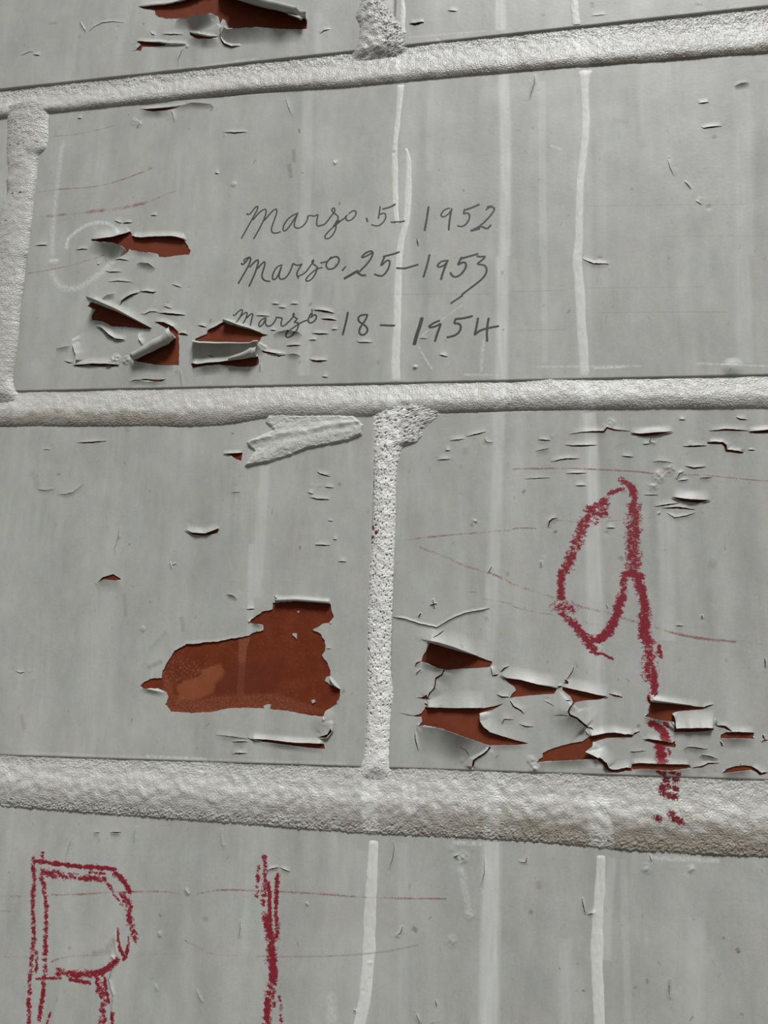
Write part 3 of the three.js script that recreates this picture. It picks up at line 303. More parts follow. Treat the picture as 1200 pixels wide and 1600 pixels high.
// powdery brick-red snapped lines
redChalk(1, [180, 900, 280, 885, 420, 880, 520, 860, 640, 820, 715, 788], 2.2, 0.75); redChalk(1, [165, 1020, 300, 1005, 420, 995], 6.5, 0.5); redChalk(1, [400, 996, 500, 985, 600, 970, 690, 950], 8, 0.62); redChalk(1, [690, 948, 760, 920, 825, 895], 4, 0.6); redChalk(1, [245, 640, 310, 635, 400, 625, 530, 590], 1.8, 0.6); redChalk(4, [130, 82, 240, 65, 330, 45, 400, 25, 490, -4], 2.6, 0.6); redChalk(1, [790, 1095, 860, 1050, 925, 1005, 965, 940, 930, 880, 900, 870], 1.4, 0.3);
redChalk(8, [690, 132, 800, 118, 900, 108, 1000, 100, 1200, 85], 3.4, 0.6); redChalk(9, [0, 80, 60, 70, 115, 78], 2.6, 0.8); redChalk(9, [190, 35, 300, 50, 430, 45, 540, 35, 650, 25], 2.2, 0.6); redChalk(8, [740, 155, 830, 188, 900, 215, 960, 245, 1050, 275, 1130, 295, 1200, 335], 4.5, 0.6); redChalk(9, [0, 335, 100, 375, 200, 400, 320, 445, 440, 470, 560, 510, 660, 540, 750, 565], 5, 0.55); redChalk(9, [740, 562, 800, 578, 900, 595, 1050, 608], 4.5, 0.75); redChalk(9, [1050, 600, 1200, 625], 6, 0.3); redChalk(9, [0, 440, 80, 470, 190, 480], 1.8, 0.5); redChalk(9, [320, 515, 500, 545], 3.5, 0.4); redChalk(8, [950, 370, 1050, 378], 1.6, 0.6); redChalk(8, [1060, 405, 1200, 430], 3, 0.5);
redChalk(6, [0, 998, 230, 995, 340, 998, 480, 1005, 620, 1012, 665, 1022], 2.6, 0.75); redChalk(6, [700, 1000, 760, 1004], 5, 0.6); redChalk(6, [780, 1025, 900, 1025, 1060, 1045, 1200, 1055, 1260, 1058], 2, 0.7);
redChalk(10, [0, 598, 130, 605], 6, 0.5); redChalk(10, [240, 595, 370, 595, 520, 580, 650, 580, 780, 578, 845, 590], 3.6, 0.6); redChalk(10, [920, 590, 1000, 575, 1060, 570, 1200, 575], 3, 0.6); redChalk(11, [0, 575, 100, 578, 300, 590, 450, 603, 600, 610, 780, 612], 3.4, 0.65); redChalk(11, [780, 612, 890, 613], 2, 0.9); redChalk(10, [0, 670, 75, 672], 2.5, 0.5); redChalk(10, [20, 885, 140, 888], 4, 0.55); redChalk(10, [240, 910, 290, 885, 400, 880, 520, 875], 3.6, 0.5); redChalk(10, [650, 872, 860, 872], 1.8, 0.4); redChalk(10, [860, 805, 960, 858, 1010, 880, 1180, 878], 2.2, 0.5);
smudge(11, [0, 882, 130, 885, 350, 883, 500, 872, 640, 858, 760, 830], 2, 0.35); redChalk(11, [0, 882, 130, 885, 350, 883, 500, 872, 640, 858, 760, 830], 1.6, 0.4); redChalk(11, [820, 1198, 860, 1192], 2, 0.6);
// white chalk
chalk('B', [210, 270, 213, 215, 270, 160, 350, 105, 430, 85, 520, 85, 570, 115, 600, 158], 6.5, 0.62); chalk('B', [115, 80, 105, 150, 105, 230, 108, 320], 9, 0.4); chalk('B', [95, 370, 135, 372], 9, 0.6); chalk('B', [110, 465, 140, 540, 200, 585, 300, 580, 380, 525, 450, 480, 550, 385], 11, 0.45); chalk(1, [292, 680, 275, 800, 260, 950, 248, 1100], 8, 0.32); chalk(2, [170, 840, 175, 720], 0.1, 0.1);
chalk('f', [840, 573, 1000, 572], 3, 0.4); chalk('f', [1090, 568, 1200, 572], 3, 0.5); chalk('f', [930, 575, 975, 573], 4, 0.6); chalk('f', [730, 585, 785, 586], 3, 0.4); chalk('f', [40, 1176, 200, 1183, 380, 1189, 540, 1193], 5, 0.22); chalk('f', [230, 1182, 320, 1186], 5, 0.5); chalk('f', [640, 58, 760, 48], 3, 0.35); chalk('f', [310, 105, 400, 92], 6, 0.3); chalk('f', [690, 1205, 690, 1206], 0.1, 0.1); chalk(11, [930, 350, 1050, 355], 5, 0.5); chalk(12, [640, 420, 960, 435], 6, 0.45); chalk(3, [185, 683, 230, 698], 2.5, 0.7); chalk(11, [350, 1080, 360, 1160], 14, 0.35); chalk(11, [950, 420, 990, 600, 1000, 700], 9, 0.3); chalk(5, [1065, 400, 1055, 540], 5, 0.4); chalk(5, [980, 555, 1090, 560], 4, 0.35);
chalk('T4', [460, 560, 500, 630, 570, 740], 3, 0.5); chalk('T4', [470, 470, 560, 400, 690, 300, 830, 200], 2, 0.4);
// pale washes that ran down the wall
wash(2, [1145, -30, 1148, 140], 17, 0.55); wash(2, [1160, 350, 1170, 600, 1170, 900, 1165, 1200], 17, 0.5); wash(5, [1155, 0, 1155, 300, 1150, 600], 18, 0.5); wash(5, [1140, 735, 1135, 1000, 1125, 1250], 16, 0.35); wash(8, [1125, 0, 1110, 300, 1095, 600], 18, 0.3); wash(8, [1090, 600, 1085, 900, 1080, 1200], 22, 0.18); wash(11, [1105, 345, 1100, 700, 1095, 1000, 1090, 1210], 24, 0.5);
wash(6, [360, 735, 372, 850, 378, 1000, 382, 1200], 17, 0.5); wash(9, [375, 0, 385, 200, 390, 420], 22, 0.35); wash(9, [390, 420, 385, 700, 395, 1000, 400, 1200], 24, 0.3); wash(12, [470, 420, 455, 560, 445, 700, 440, 900], 12, 0.25); wash(12, [520, 430, 545, 1200], 9, 0.15);
wash(2, [245, 400, 240, 800, 225, 1200], 18, 0.25); wash(5, [240, 0, 225, 560], 20, 0.25); wash(5, [40, 980, 30, 1200], 16, 0.25); wash(8, [30, 0, 0, 400], 16, 0.22); wash(2, [820, 400, 815, 800], 12, 0.15); wash(3, [140, 380, 145, 1200], 12, 0.25); wash(3, [420, 600, 420, 1200], 14, 0.12); wash(3, [1085, 420, 1090, 1200], 26, 0.22); wash(6, [1080, 0, 1090, 500], 22, 0.22); wash(6, [150, 0, 155, 500], 9, 0.2); wash(5, [700, 400, 640, 0], 3, 0.2); wash(2, [290, 60, 290, 250], 14, 0.2); wash(11, [690, 350, 690, 1200], 14, 0.15); wash(12, [860, 700, 855, 1200], 20, 0.15); wash(12, [250, 800, 250, 1200], 16, 0.18); wash(9, [720, 0, 730, 600], 22, 0.2); wash(7, [1180, 150, 1170, 600], 10, 0.25); wash(4, [960, 300, 980, 600], 12, 0.1);
wash('f', [642, 120, 632, 380, 618, 595], 26, 0.16); wash('f', [575, 1330, 560, 1600], 34, 0.16); wash('f', [908, 120, 914, 590], 26, 0.14);
// grime
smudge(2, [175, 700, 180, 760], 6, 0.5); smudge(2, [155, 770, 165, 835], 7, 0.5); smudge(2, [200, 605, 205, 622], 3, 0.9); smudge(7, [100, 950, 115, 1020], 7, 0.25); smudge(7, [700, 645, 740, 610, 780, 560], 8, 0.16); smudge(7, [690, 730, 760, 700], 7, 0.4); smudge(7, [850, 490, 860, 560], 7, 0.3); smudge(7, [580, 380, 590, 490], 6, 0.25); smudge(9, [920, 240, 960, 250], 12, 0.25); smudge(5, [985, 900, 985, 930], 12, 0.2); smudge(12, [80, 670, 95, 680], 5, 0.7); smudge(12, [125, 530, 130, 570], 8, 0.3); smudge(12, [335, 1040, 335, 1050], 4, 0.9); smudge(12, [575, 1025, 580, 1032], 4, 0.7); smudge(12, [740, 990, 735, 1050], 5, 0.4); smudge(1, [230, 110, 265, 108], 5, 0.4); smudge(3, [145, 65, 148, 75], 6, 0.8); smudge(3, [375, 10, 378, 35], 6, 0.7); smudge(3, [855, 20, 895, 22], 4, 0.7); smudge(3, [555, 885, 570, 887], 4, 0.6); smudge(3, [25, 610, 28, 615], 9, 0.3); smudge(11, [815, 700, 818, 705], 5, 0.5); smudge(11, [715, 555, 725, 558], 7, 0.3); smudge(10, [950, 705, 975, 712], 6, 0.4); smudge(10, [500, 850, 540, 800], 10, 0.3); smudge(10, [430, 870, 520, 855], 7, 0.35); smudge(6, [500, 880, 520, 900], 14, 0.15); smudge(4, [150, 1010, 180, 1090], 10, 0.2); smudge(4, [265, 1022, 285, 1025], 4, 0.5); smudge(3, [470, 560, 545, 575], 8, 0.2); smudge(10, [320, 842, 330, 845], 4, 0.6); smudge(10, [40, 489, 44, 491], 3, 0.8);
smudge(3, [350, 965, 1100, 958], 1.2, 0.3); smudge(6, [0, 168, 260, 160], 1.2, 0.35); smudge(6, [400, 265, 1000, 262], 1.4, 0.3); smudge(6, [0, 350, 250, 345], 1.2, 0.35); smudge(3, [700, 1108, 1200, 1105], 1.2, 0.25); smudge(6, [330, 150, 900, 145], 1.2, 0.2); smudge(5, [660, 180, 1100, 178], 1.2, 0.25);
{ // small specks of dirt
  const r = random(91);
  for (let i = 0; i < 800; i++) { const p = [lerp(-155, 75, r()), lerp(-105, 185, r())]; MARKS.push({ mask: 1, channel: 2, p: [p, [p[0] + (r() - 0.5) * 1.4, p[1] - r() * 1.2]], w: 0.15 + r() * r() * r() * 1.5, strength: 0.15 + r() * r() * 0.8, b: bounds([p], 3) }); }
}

// ------------------------------------------------------------------ materials
const textures = { dots: null };
function dataTexture(w, h, fill, color) {
  const d = new Uint8Array(w * h * 4), c = [0, 0, 0];
  for (let j = 0; j < h; j++) for (let i = 0; i < w; i++) { fill(i, j, c); const o = (j * w + i) * 4; d[o] = clamp(c[0], 0, 255); d[o + 1] = clamp(c[1], 0, 255); d[o + 2] = clamp(c[2], 0, 255); d[o + 3] = 255; }
  const t = new THREE.DataTexture(d, w, h); t.magFilter = THREE.LinearFilter; t.minFilter = THREE.LinearMipmapLinearFilter; t.generateMipmaps = true; t.wrapS = t.wrapT = THREE.RepeatWrapping;
  if (color) t.colorSpace = THREE.SRGBColorSpace; t.needsUpdate = true; return t;
}
const hash = (i, j) => { let h = Math.imul(i, 374761393) + Math.imul(j, 668265263) | 0; h = Math.imul(h ^ (h >>> 13), 1274126177); return ((h ^ (h >>> 16)) >>> 0) / 4294967296; };
const wrapNoise = (i, j, n, cells, k) => {           // noise that repeats after n texels
  const x = (i / n) * cells, y = (j / n) * cells, u = i / n, v = j / n, s = cells;
  return lerp(lerp(noise(x + k, y), noise(x - s + k, y), u), lerp(noise(x + k, y - s), noise(x - s + k, y - s), u), v);
};
const paintRelief = dataTexture(1024, 1024, (i, j, c) => { const v = 128 + 46 * wrapNoise(i, j, 1024, 60, 3) + 34 * wrapNoise(i, j, 1024, 18, 9) + 30 * wrapNoise(i, j, 1024, 150, 5) + 10 * (hash(i, j) - 0.5); c[0] = c[1] = c[2] = v; });
paintRelief.repeat.set(1 / 0.06, 1 / 0.06);
const mortarRelief = dataTexture(1024, 1024, (i, j, c) => {   // gritty render: slanting grains with sharp crests and small pits
  const a = i + j, b = (i - j) * 0.5 + 512, grit = 1 - 2.2 * Math.abs(wrapNoise(i, j, 1024, 70, 3) + 0.5 * wrapNoise(a & 1023, j, 1024, 96, 8)), fine = wrapNoise(i, j, 1024, 150, 5), pit = Math.max(0, wrapNoise(i, j, 1024, 90, 21) - 0.55);
  c[0] = c[1] = c[2] = 120 + 46 * grit + 40 * fine - 190 * pit;
});
mortarRelief.repeat.set(1 / 0.05, 1 / 0.05);
const mortarTone = dataTexture(512, 512, (i, j, c) => { const v = 236 + 16 * wrapNoise(i, j, 512, 60, 3) + 10 * wrapNoise(i, j, 512, 14, 11) + 14 * (hash(i, j) - 0.5); c[0] = v; c[1] = v; c[2] = v * 0.99; }, true);
mortarTone.repeat.set(1 / 0.05, 1 / 0.05);
const clayTone = dataTexture(1024, 1024, (i, j, c) => {
  const n = wrapNoise(i, j, 1024, 9, 3) * 9 + wrapNoise(i, j, 1024, 40, 11) * 6 + (hash(i, j) - 0.5) * 9, dot = hash(i >> 1, j >> 1) > 0.994 ? 26 : 0, dark = wrapNoise(i, j, 1024, 120, 21) < -0.75 ? -10 : 0;
  c[0] = 113 + n + dot + dark; c[1] = 55 + n * 0.7 + dot * 1.1 + dark; c[2] = 35 + n * 0.6 + dot * 1.1 + dark;
}, true);
clayTone.repeat.set(1 / 0.08, 1 / 0.08);
const clay = new THREE.MeshPhysicalMaterial({ map: clayTone, specularIntensity: 0.35, roughness: 0.85, bumpMap: paintRelief, bumpScale: 0.00008 });
const mortarPaint = new THREE.MeshStandardMaterial({ map: mortarTone, vertexColors: true, roughness: 0.42, bumpMap: mortarRelief, bumpScale: 0.00033 });
const filmBack = new THREE.MeshStandardMaterial({ color: 0xabaca6, roughness: 0.55, bumpMap: paintRelief, bumpScale: 0.00005, side: THREE.DoubleSide });
const dripPaint = new THREE.MeshStandardMaterial({ color: 0xd2d4d0, roughness: 0.5, bumpMap: paintRelief, bumpScale: 0.00005 });

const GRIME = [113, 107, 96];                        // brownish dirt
const GRAPHITE = [50, 50, 52];                       // pencil lead
// Paint colour of one brick, drawn in millimetres on the brick itself.
function paintColour(rect, width, plain, base = 171) {
  const [x0, y0, x1, y1] = rect, W = width, H = Math.round((width * (y1 - y0)) / (x1 - x0)), s = W / (x1 - x0);
  const masks = [0, 1].map((m) => {
    const list = plain ? [] : MARKS.filter((k) => k.mask === m && k.b[2] > x0 && k.b[0] < x1 && k.b[3] > y0 && k.b[1] < y1);
    if (!list.length) return null;
    const canvas = document.createElement('canvas'); canvas.width = W; canvas.height = H;
    const g = canvas.getContext('2d'); g.fillStyle = '#000'; g.fillRect(0, 0, W, H); g.globalCompositeOperation = 'lighten'; g.lineCap = m === 1 ? 'butt' : 'round'; g.lineJoin = 'round';
    for (const k of list) {
      const soft = k.channel < 2 || m === 1;
      for (let pass = 0; pass < (soft ? 5 : 1); pass++) {
        const v = Math.round(255 * k.strength * (soft ? (pass + 1) / 5 : 1)), c = ['rgb(' + v + ',0,0)', 'rgb(0,' + v + ',0)', 'rgb(0,0,' + v + ')'][k.channel];
        g.strokeStyle = c; g.lineWidth = Math.max(1, k.w * s * (soft ? (m === 1 && k.channel === 1 ? 1.35 - pass * 0.15 : 1.5 - pass * 0.25) : 1)); g.beginPath();
        const q = k.p.map(([x, y]) => [(x - x0) * s, (y1 - y) * s]);
        g.moveTo(q[0][0], q[0][1]);
        if (q.length === 2) g.lineTo(q[1][0], q[1][1]);
        else { for (let i = 1; i < q.length - 1; i++) g.quadraticCurveTo(q[i][0], q[i][1], i === q.length - 2 ? q[i + 1][0] : (q[i][0] + q[i + 1][0]) / 2, i === q.length - 2 ? q[i + 1][1] : (q[i][1] + q[i + 1][1]) / 2); }
        g.stroke();
      }
    }
    return g.getImageData(0, 0, W, H).data;
  });
  // broad mottling on a coarse grid
  const q = 6, cw = Math.ceil(W / q) + 2, ch = Math.ceil(H / q) + 2, coarse = new Float32Array(cw * ch);
  for (let j = 0; j < ch; j++) for (let i = 0; i < cw; i++) {
    const x = x0 + (i * q) / s, y = y1 - (j * q) / s, sway = noise(x * 0.05, y * 0.02) * 2;
    const bands = 3.0 * noise((x + sway) * 0.09 + 31, y * 0.012) + 3.4 * noise((x + sway) * 0.27 - 12, y * 0.02) * smooth(-0.6, 0.5, noise(x * 0.07 + 8, y * 0.03)) + 3.0 * noise((x + sway) * 0.85, y * 0.05 + 4) * smooth(-0.2, 0.7, noise(x * 0.12 + 50, y * 0.05 + 9));
    coarse[j * cw + i] = bands + 1.9 * fbm(x * 0.12, y * 0.07 + 50, 4) + 1.1 * noise(x * 0.5 + 3, y * 0.25) + 0.8 * noise(x * 1.1, y * 0.5);
  }
  const data = new Uint8Array(W * H * 4);
  for (let j = 0; j < H; j++) {
    const line = j, y = y1 - j / s, gy = j / q, jy = Math.floor(gy), ty = gy - jy, lines = 1.3 * noise(y * 5.3, 7.7) ;
    for (let i = 0; i < W; i++) {
      const o = (j * W + i) * 4, x = x0 + i / s, gx = i / q, ix = Math.floor(gx), tx = gx - ix, at = jy * cw + ix;
      const big = lerp(lerp(coarse[at], coarse[at + 1], tx), lerp(coarse[at + cw], coarse[at + cw + 1], tx), ty);
      const v = base + big * 2.9 + 1.9 * noise(x * 2.3, y * 0.24) + 2.2 * noise(x * 2.9 + 11, y * 2.4) + 1.6 * noise(x * 1.2, y * 1.1 + 30) + lines * smooth(-0.3, 0.4, noise(x * 0.06 + 5, y * 0.4)) + (hash(i, line) - 0.5) * 8 + (hash(i >> 1, (line >> 1) + 77) - 0.5) * 4;
      let r = v, g = v + 0.6, b = v - 4.6; const warm = 1.5 * noise(x * 0.13 + 70, y * 0.1); r += warm; g -= warm * 0.3;
      if (masks[1]) {
        const c = masks[1][o] / 255, w = masks[1][o + 1] / 255, d = masks[1][o + 2] / 255;
        if (w > 0) { const a = w * (0.85 + 0.3 * noise(x * 1.1, y * 0.12)); r = lerp(r, 209, a); g = lerp(g, 211, a); b = lerp(b, 207, a); }
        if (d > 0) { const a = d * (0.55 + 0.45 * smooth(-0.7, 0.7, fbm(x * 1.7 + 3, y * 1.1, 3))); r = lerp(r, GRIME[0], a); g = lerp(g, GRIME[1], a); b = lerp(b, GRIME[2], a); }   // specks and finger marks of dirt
        if (c > 0) { const n = fbm(x * 3.1, y * 4.7, 3) * 0.55 + (hash(i >> 1, j >> 1) - 0.5) * 0.35, gap = noise(x * 0.16 + 3, y * 0.2) * 0.25 + noise(x * 0.55, y * 0.5) * 0.3, a = 0.85 * smooth(0.2, 0.9, c * 1.05 + n * 0.75 + gap * smooth(0, 0.5, c) - 0.16); r = lerp(r, 134, a); g = lerp(g, 86, a); b = lerp(b, 78, a); }
      }
      if (masks[0]) {
        const c = masks[0][o] / 255, w = masks[0][o + 1] / 255, d = masks[0][o + 2] / 255;
        if (w > 0) { const a = clamp(w * (0.72 + 0.75 * fbm(x * 1.5, y * 1.2, 3)), 0, 1); r = lerp(r, 216, a); g = lerp(g, 217, a); b = lerp(b, 213, a); }
        if (d > 0) { const n = noise(x * 5, y * 5) * 0.4 + (hash(i, j) - 0.5) * 0.25, a = 0.93 * smooth(0.12, 0.75, d + n * 0.5); r = lerp(r, GRAPHITE[0], a); g = lerp(g, GRAPHITE[1], a); b = lerp(b, GRAPHITE[2], a); }   // pencil strokes of the dates only
        if (c > 0) {
          const n = fbm(x * 0.95 + 9, y * 1.3, 3) * 0.45 + noise(x * 2.1, y * 5.6) * 0.4 + noise(x * 4.5, y * 9) * 0.3 + noise(x * 0.4 + 60, y * 0.42) * 0.3, a = 0.97 * smooth(0.38, 0.54, c * 1.06 + n * 0.85 - 0.03), t = noise(x * 1.4, y * 1.4) * 12;
          r = lerp(r, 126 + t, a); g = lerp(g, 26 + t * 0.5, a); b = lerp(b, 38 + t * 0.5, a);
        }
      }
      const p = ((H - 1 - j) * W + i) * 4;
      data[p] = clamp(r, 0, 255); data[p + 1] = clamp(g, 0, 255); data[p + 2] = clamp(b, 0, 255); data[p + 3] = 255;
    }
  }
  const t = new THREE.DataTexture(data, W, H); t.colorSpace = THREE.SRGBColorSpace; t.magFilter = THREE.LinearFilter; t.minFilter = THREE.LinearMipmapLinearFilter; t.generateMipmaps = true;
  t.repeat.set(1000 / (x1 - x0), 1000 / (y1 - y0)); t.offset.set(-x0 / (x1 - x0), -y0 / (y1 - y0)); t.needsUpdate = true;
  return t;
}
// Clay of the brick with the large bare patch: paler scuffs, an old drip and a dusty band left by the paint.
function patchedClay(rect) {
  const [x0, y0, x1, y1] = rect, W = 1600, H = Math.round((W * (y1 - y0)) / (x1 - x0)), s = W / (x1 - x0);
  const tan = mm('E', [255, 520, 300, 495, 390, 470, 390, 435, 440, 420, 495, 400, 515, 450, 500, 490, 465, 510, 455, 560, 400, 580, 330, 600, 270, 590]), run = mm('E', [590, 262, 655, 252, 632, 330, 622, 450, 617, 570, 580, 570, 588, 420]), band = mm('E', [190, 440, 250, 570, 330, 600, 470, 575, 640, 565, 780, 560, 900, 600, 1060, 660, 600, 690, 180, 690]);
  const dim = mm('E', [465, 505, 520, 440, 590, 400, 700, 400, 830, 370, 820, 480, 780, 560, 640, 565, 470, 575]), grey = mm('E', [190, 350, 330, 380, 470, 420, 380, 480, 250, 530, 170, 480]);
  const zone = (p, x, y, soft) => smooth(-soft, soft, polygonDistance(p, x, y) + 0.25 * noise(x * 1.3, y * 1.3));
  const box = bounds(mm('E', [40, 40, 1150, 880]), 2), data = new Uint8Array(W * H * 4);
  for (let j = 0; j < H; j++) for (let i = 0; i < W; i++) {
    const x = x0 + i / s, y = y0 + j / s, o = (j * W + i) * 4, n = (hash(i, j) - 0.5) * 10 + 5 * noise(x * 0.2, y * 0.2);
    let r = 108 + n, g = 47 + n * 0.7, b = 25 + n * 0.6;
    if (within(box, x, y)) {
      const f = fbm(x * 0.35, y * 0.35, 4), speck = smooth(0.35, 0.9, noise(x * 3.3, y * 3.3)) * smooth(-0.3, 0.6, noise(x * 0.16 + 4, y * 0.2)), pale = hash(i >> 1, j >> 1) > 0.975 ? 0.35 + speck : 0;
      r += f * 4; g += f * 4; b += f * 4; r += pale * 50; g += pale * 45; b += pale * 30;
      let a = zone(tan, x, y, 0.4); r = lerp(r, 138 + n, a * 0.85); g = lerp(g, 78 + n, a * 0.85); b = lerp(b, 50 + n, a * 0.85);
      a = zone(run, x, y, 0.25) * (0.6 + 0.4 * noise(x * 2.4, y * 2)); r = lerp(r, 152, a * 0.75); g = lerp(g, 102, a * 0.75); b = lerp(b, 84, a * 0.75);
      a = zone(band, x, y, 0.6) * (0.5 + 0.5 * noise(x * 1.8, y * 1.8)); r = lerp(r, 148, a * 0.62); g = lerp(g, 98, a * 0.62); b = lerp(b, 80, a * 0.62);
      a = zone(dim, x, y, 0.8); r = lerp(r, 93, a * 0.5); g = lerp(g, 43, a * 0.5); b = lerp(b, 32, a * 0.5);
      a = zone(grey, x, y, 1.2) * smooth(-0.1, 0.8, noise(x * 1.6, y * 1.6)); r = lerp(r, 150, a * 0.5); g = lerp(g, 118, a * 0.5); b = lerp(b, 108, a * 0.5);
    }
    data[o] = clamp(r, 0, 255); data[o + 1] = clamp(g, 0, 255); data[o + 2] = clamp(b, 0, 255); data[o + 3] = 255;
  }
  const t = new THREE.DataTexture(data, W, H); t.colorSpace = THREE.SRGBColorSpace; t.magFilter = THREE.LinearFilter; t.minFilter = THREE.LinearMipmapLinearFilter; t.generateMipmaps = true;
  t.repeat.set(1000 / (x1 - x0), 1000 / (y1 - y0)); t.offset.set(-x0 / (x1 - x0), -y0 / (y1 - y0)); t.needsUpdate = true;
  return t;
}

// ------------------------------------------------------------------ the wall: one structure, its bricks and joints as parts
const wall = new THREE.Group(); wall.name = 'wall_back';
wall.userData = { kind: 'structure', label: 'grey painted brick wall with raised mortar joints, peeling paint and handwritten dates', category: 'wall' };
wall.position.y = EYE; scene.add(wall);
const counts = {};
const numbered = (name) => { counts[name] = (counts[name] ?? -1) + 1; return counts[name] ? name + '_' + String(counts[name]).padStart(3, '0') : name; };
function part(name, geometry, material, parent, label) {
  const m = new THREE.Mesh(geometry, material); m.name = numbered(name); m.castShadow = m.receiveShadow = true;
  if (label) m.userData.label = label;
  parent.add(m); return m;
}
function geometryOf(position, index, uv, color) {
  const g = new THREE.BufferGeometry(); g.setAttribute('position', new THREE.BufferAttribute(position instanceof Float32Array ? position : new Float32Array(position), 3));
  if (uv) g.setAttribute('uv', new THREE.BufferAttribute(uv instanceof Float32Array ? uv : new Float32Array(uv), 2));
  if (color) g.setAttribute('color', new THREE.BufferAttribute(color, 3));
  g.setIndex(new THREE.BufferAttribute(index instanceof Uint32Array ? index : new Uint32Array(index), 1)); g.computeVertexNormals(); return g;
}
// A sheet over a field: cells get finer towards broken edges, the sheet is cut where phi < 0, and cut edges get a rim as thick as the film.
function sheet(rect, base, levels, phi, want, height, thick) {
  const [x0, y0, x1, y1] = rect, nx = Math.ceil((x1 - x0) / base), ny = Math.ceil((y1 - y0) / base), N = 1 << levels, NX = nx * N, NY = ny * N, fx = (x1 - x0) / NX, fy = (y1 - y0) / NY;
  const leaves = [], corner = new Set(), stack = [], key = (i, j) => i * (NY + 1) + j;
  for (let i = 0; i < nx; i++) for (let j = 0; j < ny; j++) stack.push([i * N, j * N, N]);
  while (stack.length) {
    const [i, j, n] = stack.pop(), cx = x0 + (i + n / 2) * fx, cy = y0 + (j + n / 2) * fy, size = n * fx;
    if (n > 1 && want(cx, cy, size * 0.72) < size * 0.99) { const h = n / 2; stack.push([i, j, h], [i + h, j, h], [i, j + h, h], [i + h, j + h, h]); } else {
      leaves.push([i, j, n]); corner.add(key(i, j)); corner.add(key(i + n, j)); corner.add(key(i, j + n)); corner.add(key(i + n, j + n));
    }
  }
  const pos = [], uv = [], index = [], value = new Map(), vertex = new Map();
  const put = (x, y, z) => { pos.push(x / 1000, y / 1000, z / 1000); uv.push(x / 1000, y / 1000); return pos.length / 3 - 1; };
  const phiAt = (i, j) => { const k = key(i, j); let v = value.get(k); if (v === undefined) { v = phi(x0 + i * fx, y0 + j * fy); value.set(k, v); } return v; };
  const at = (i, j) => { const k = key(i, j); let v = vertex.get(k); if (v === undefined) { const x = x0 + i * fx, y = y0 + j * fy; v = put(x, y, height(x, y)); vertex.set(k, v); } return v; };
  const cuts = new Map();
  const cut = (a, b) => {                            // a inside, b outside
    const k = key(a[0], a[1]) + ':' + key(b[0], b[1]); let v = cuts.get(k);
    if (v === undefined) {
      const ax = x0 + a[0] * fx, ay = y0 + a[1] * fy, bx = x0 + b[0] * fx, by = y0 + b[1] * fy; let lo = 0, hi = 1;
      for (let s = 0; s < 6; s++) { const m = (lo + hi) / 2; if (phi(lerp(ax, bx, m), lerp(ay, by, m)) >= 0) lo = m; else hi = m; }
      const x = lerp(ax, bx, lo), y = lerp(ay, by, lo); v = put(x, y, height(x, y)); cuts.set(k, v);
    }
    return v;
  };
  const rim = [];
  for (const [i, j, n] of leaves) {
    const ring = [];
    const edge = (ai, aj, di, dj) => { for (let s = 0; s < n; s++) { const a = ai + di * s, b = aj + dj * s; if (s === 0 || corner.has(key(a, b))) ring.push([a, b]); } };
    edge(i, j, 1, 0); edge(i + n, j, 0, 1); edge(i + n, j + n, -1, 0); edge(i, j + n, 0, -1);
    const inside = ring.map(([a, b]) => phiAt(a, b) >= 0);
    if (inside.every((v) => !v)) continue;
    if (inside.every((v) => v)) {
      const ids = ring.map(([a, b]) => at(a, b));
      if (ids.length === 4) index.push(ids[0], ids[1], ids[2], ids[0], ids[2], ids[3]);
      else { const cx = x0 + (i + n / 2) * fx, cy = y0 + (j + n / 2) * fy, c = put(cx, cy, height(cx, cy)); for (let s = 0; s < ids.length; s++) index.push(c, ids[s], ids[(s + 1) % ids.length]); }
      continue;
    }
    const ids = [], marks = [];
    for (let s = 0; s < ring.length; s++) {
      const t = (s + 1) % ring.length;
      if (inside[s]) { ids.push(at(ring[s][0], ring[s][1])); marks.push(0); }
      if (inside[s] !== inside[t]) { ids.push(inside[s] ? cut(ring[s], ring[t]) : cut(ring[t], ring[s])); marks.push(inside[s] ? 1 : 2); }
    }
    for (let s = 1; s < ids.length - 1; s++) index.push(ids[0], ids[s], ids[s + 1]);
    for (let s = 0; s < ids.length; s++) if (marks[s] === 1 && marks[(s + 1) % ids.length] === 2) rim.push([ids[s], ids[(s + 1) % ids.length]]);
  }
  const g = geometryOf(pos, index, uv), normals = Array.from(g.attributes.normal.array);
  if (thick > 0) {
    for (const [a, b] of rim) {
      const ax = pos[a * 3], ay = pos[a * 3 + 1], az = pos[a * 3 + 2], bx = pos[b * 3], by = pos[b * 3 + 1], bz = pos[b * 3 + 2], l = Math.hypot(bx - ax, by - ay) || 1e-9, nxn = (by - ay) / l, nyn = -(bx - ax) / l, k = pos.length / 3;
      for (const [x, y, z] of [[ax, ay, az], [bx, by, bz], [bx, by, bz - thick / 1000], [ax, ay, az - thick / 1000]]) { pos.push(x, y, z); uv.push(x, y); normals.push(nxn, nyn, 0.15); }
      index.push(k, k + 2, k + 1, k, k + 3, k + 2);
    }
    const out = geometryOf(pos, index, uv); out.setAttribute('normal', new THREE.BufferAttribute(new Float32Array(normals), 3)); return out;
  }
  return g;
}

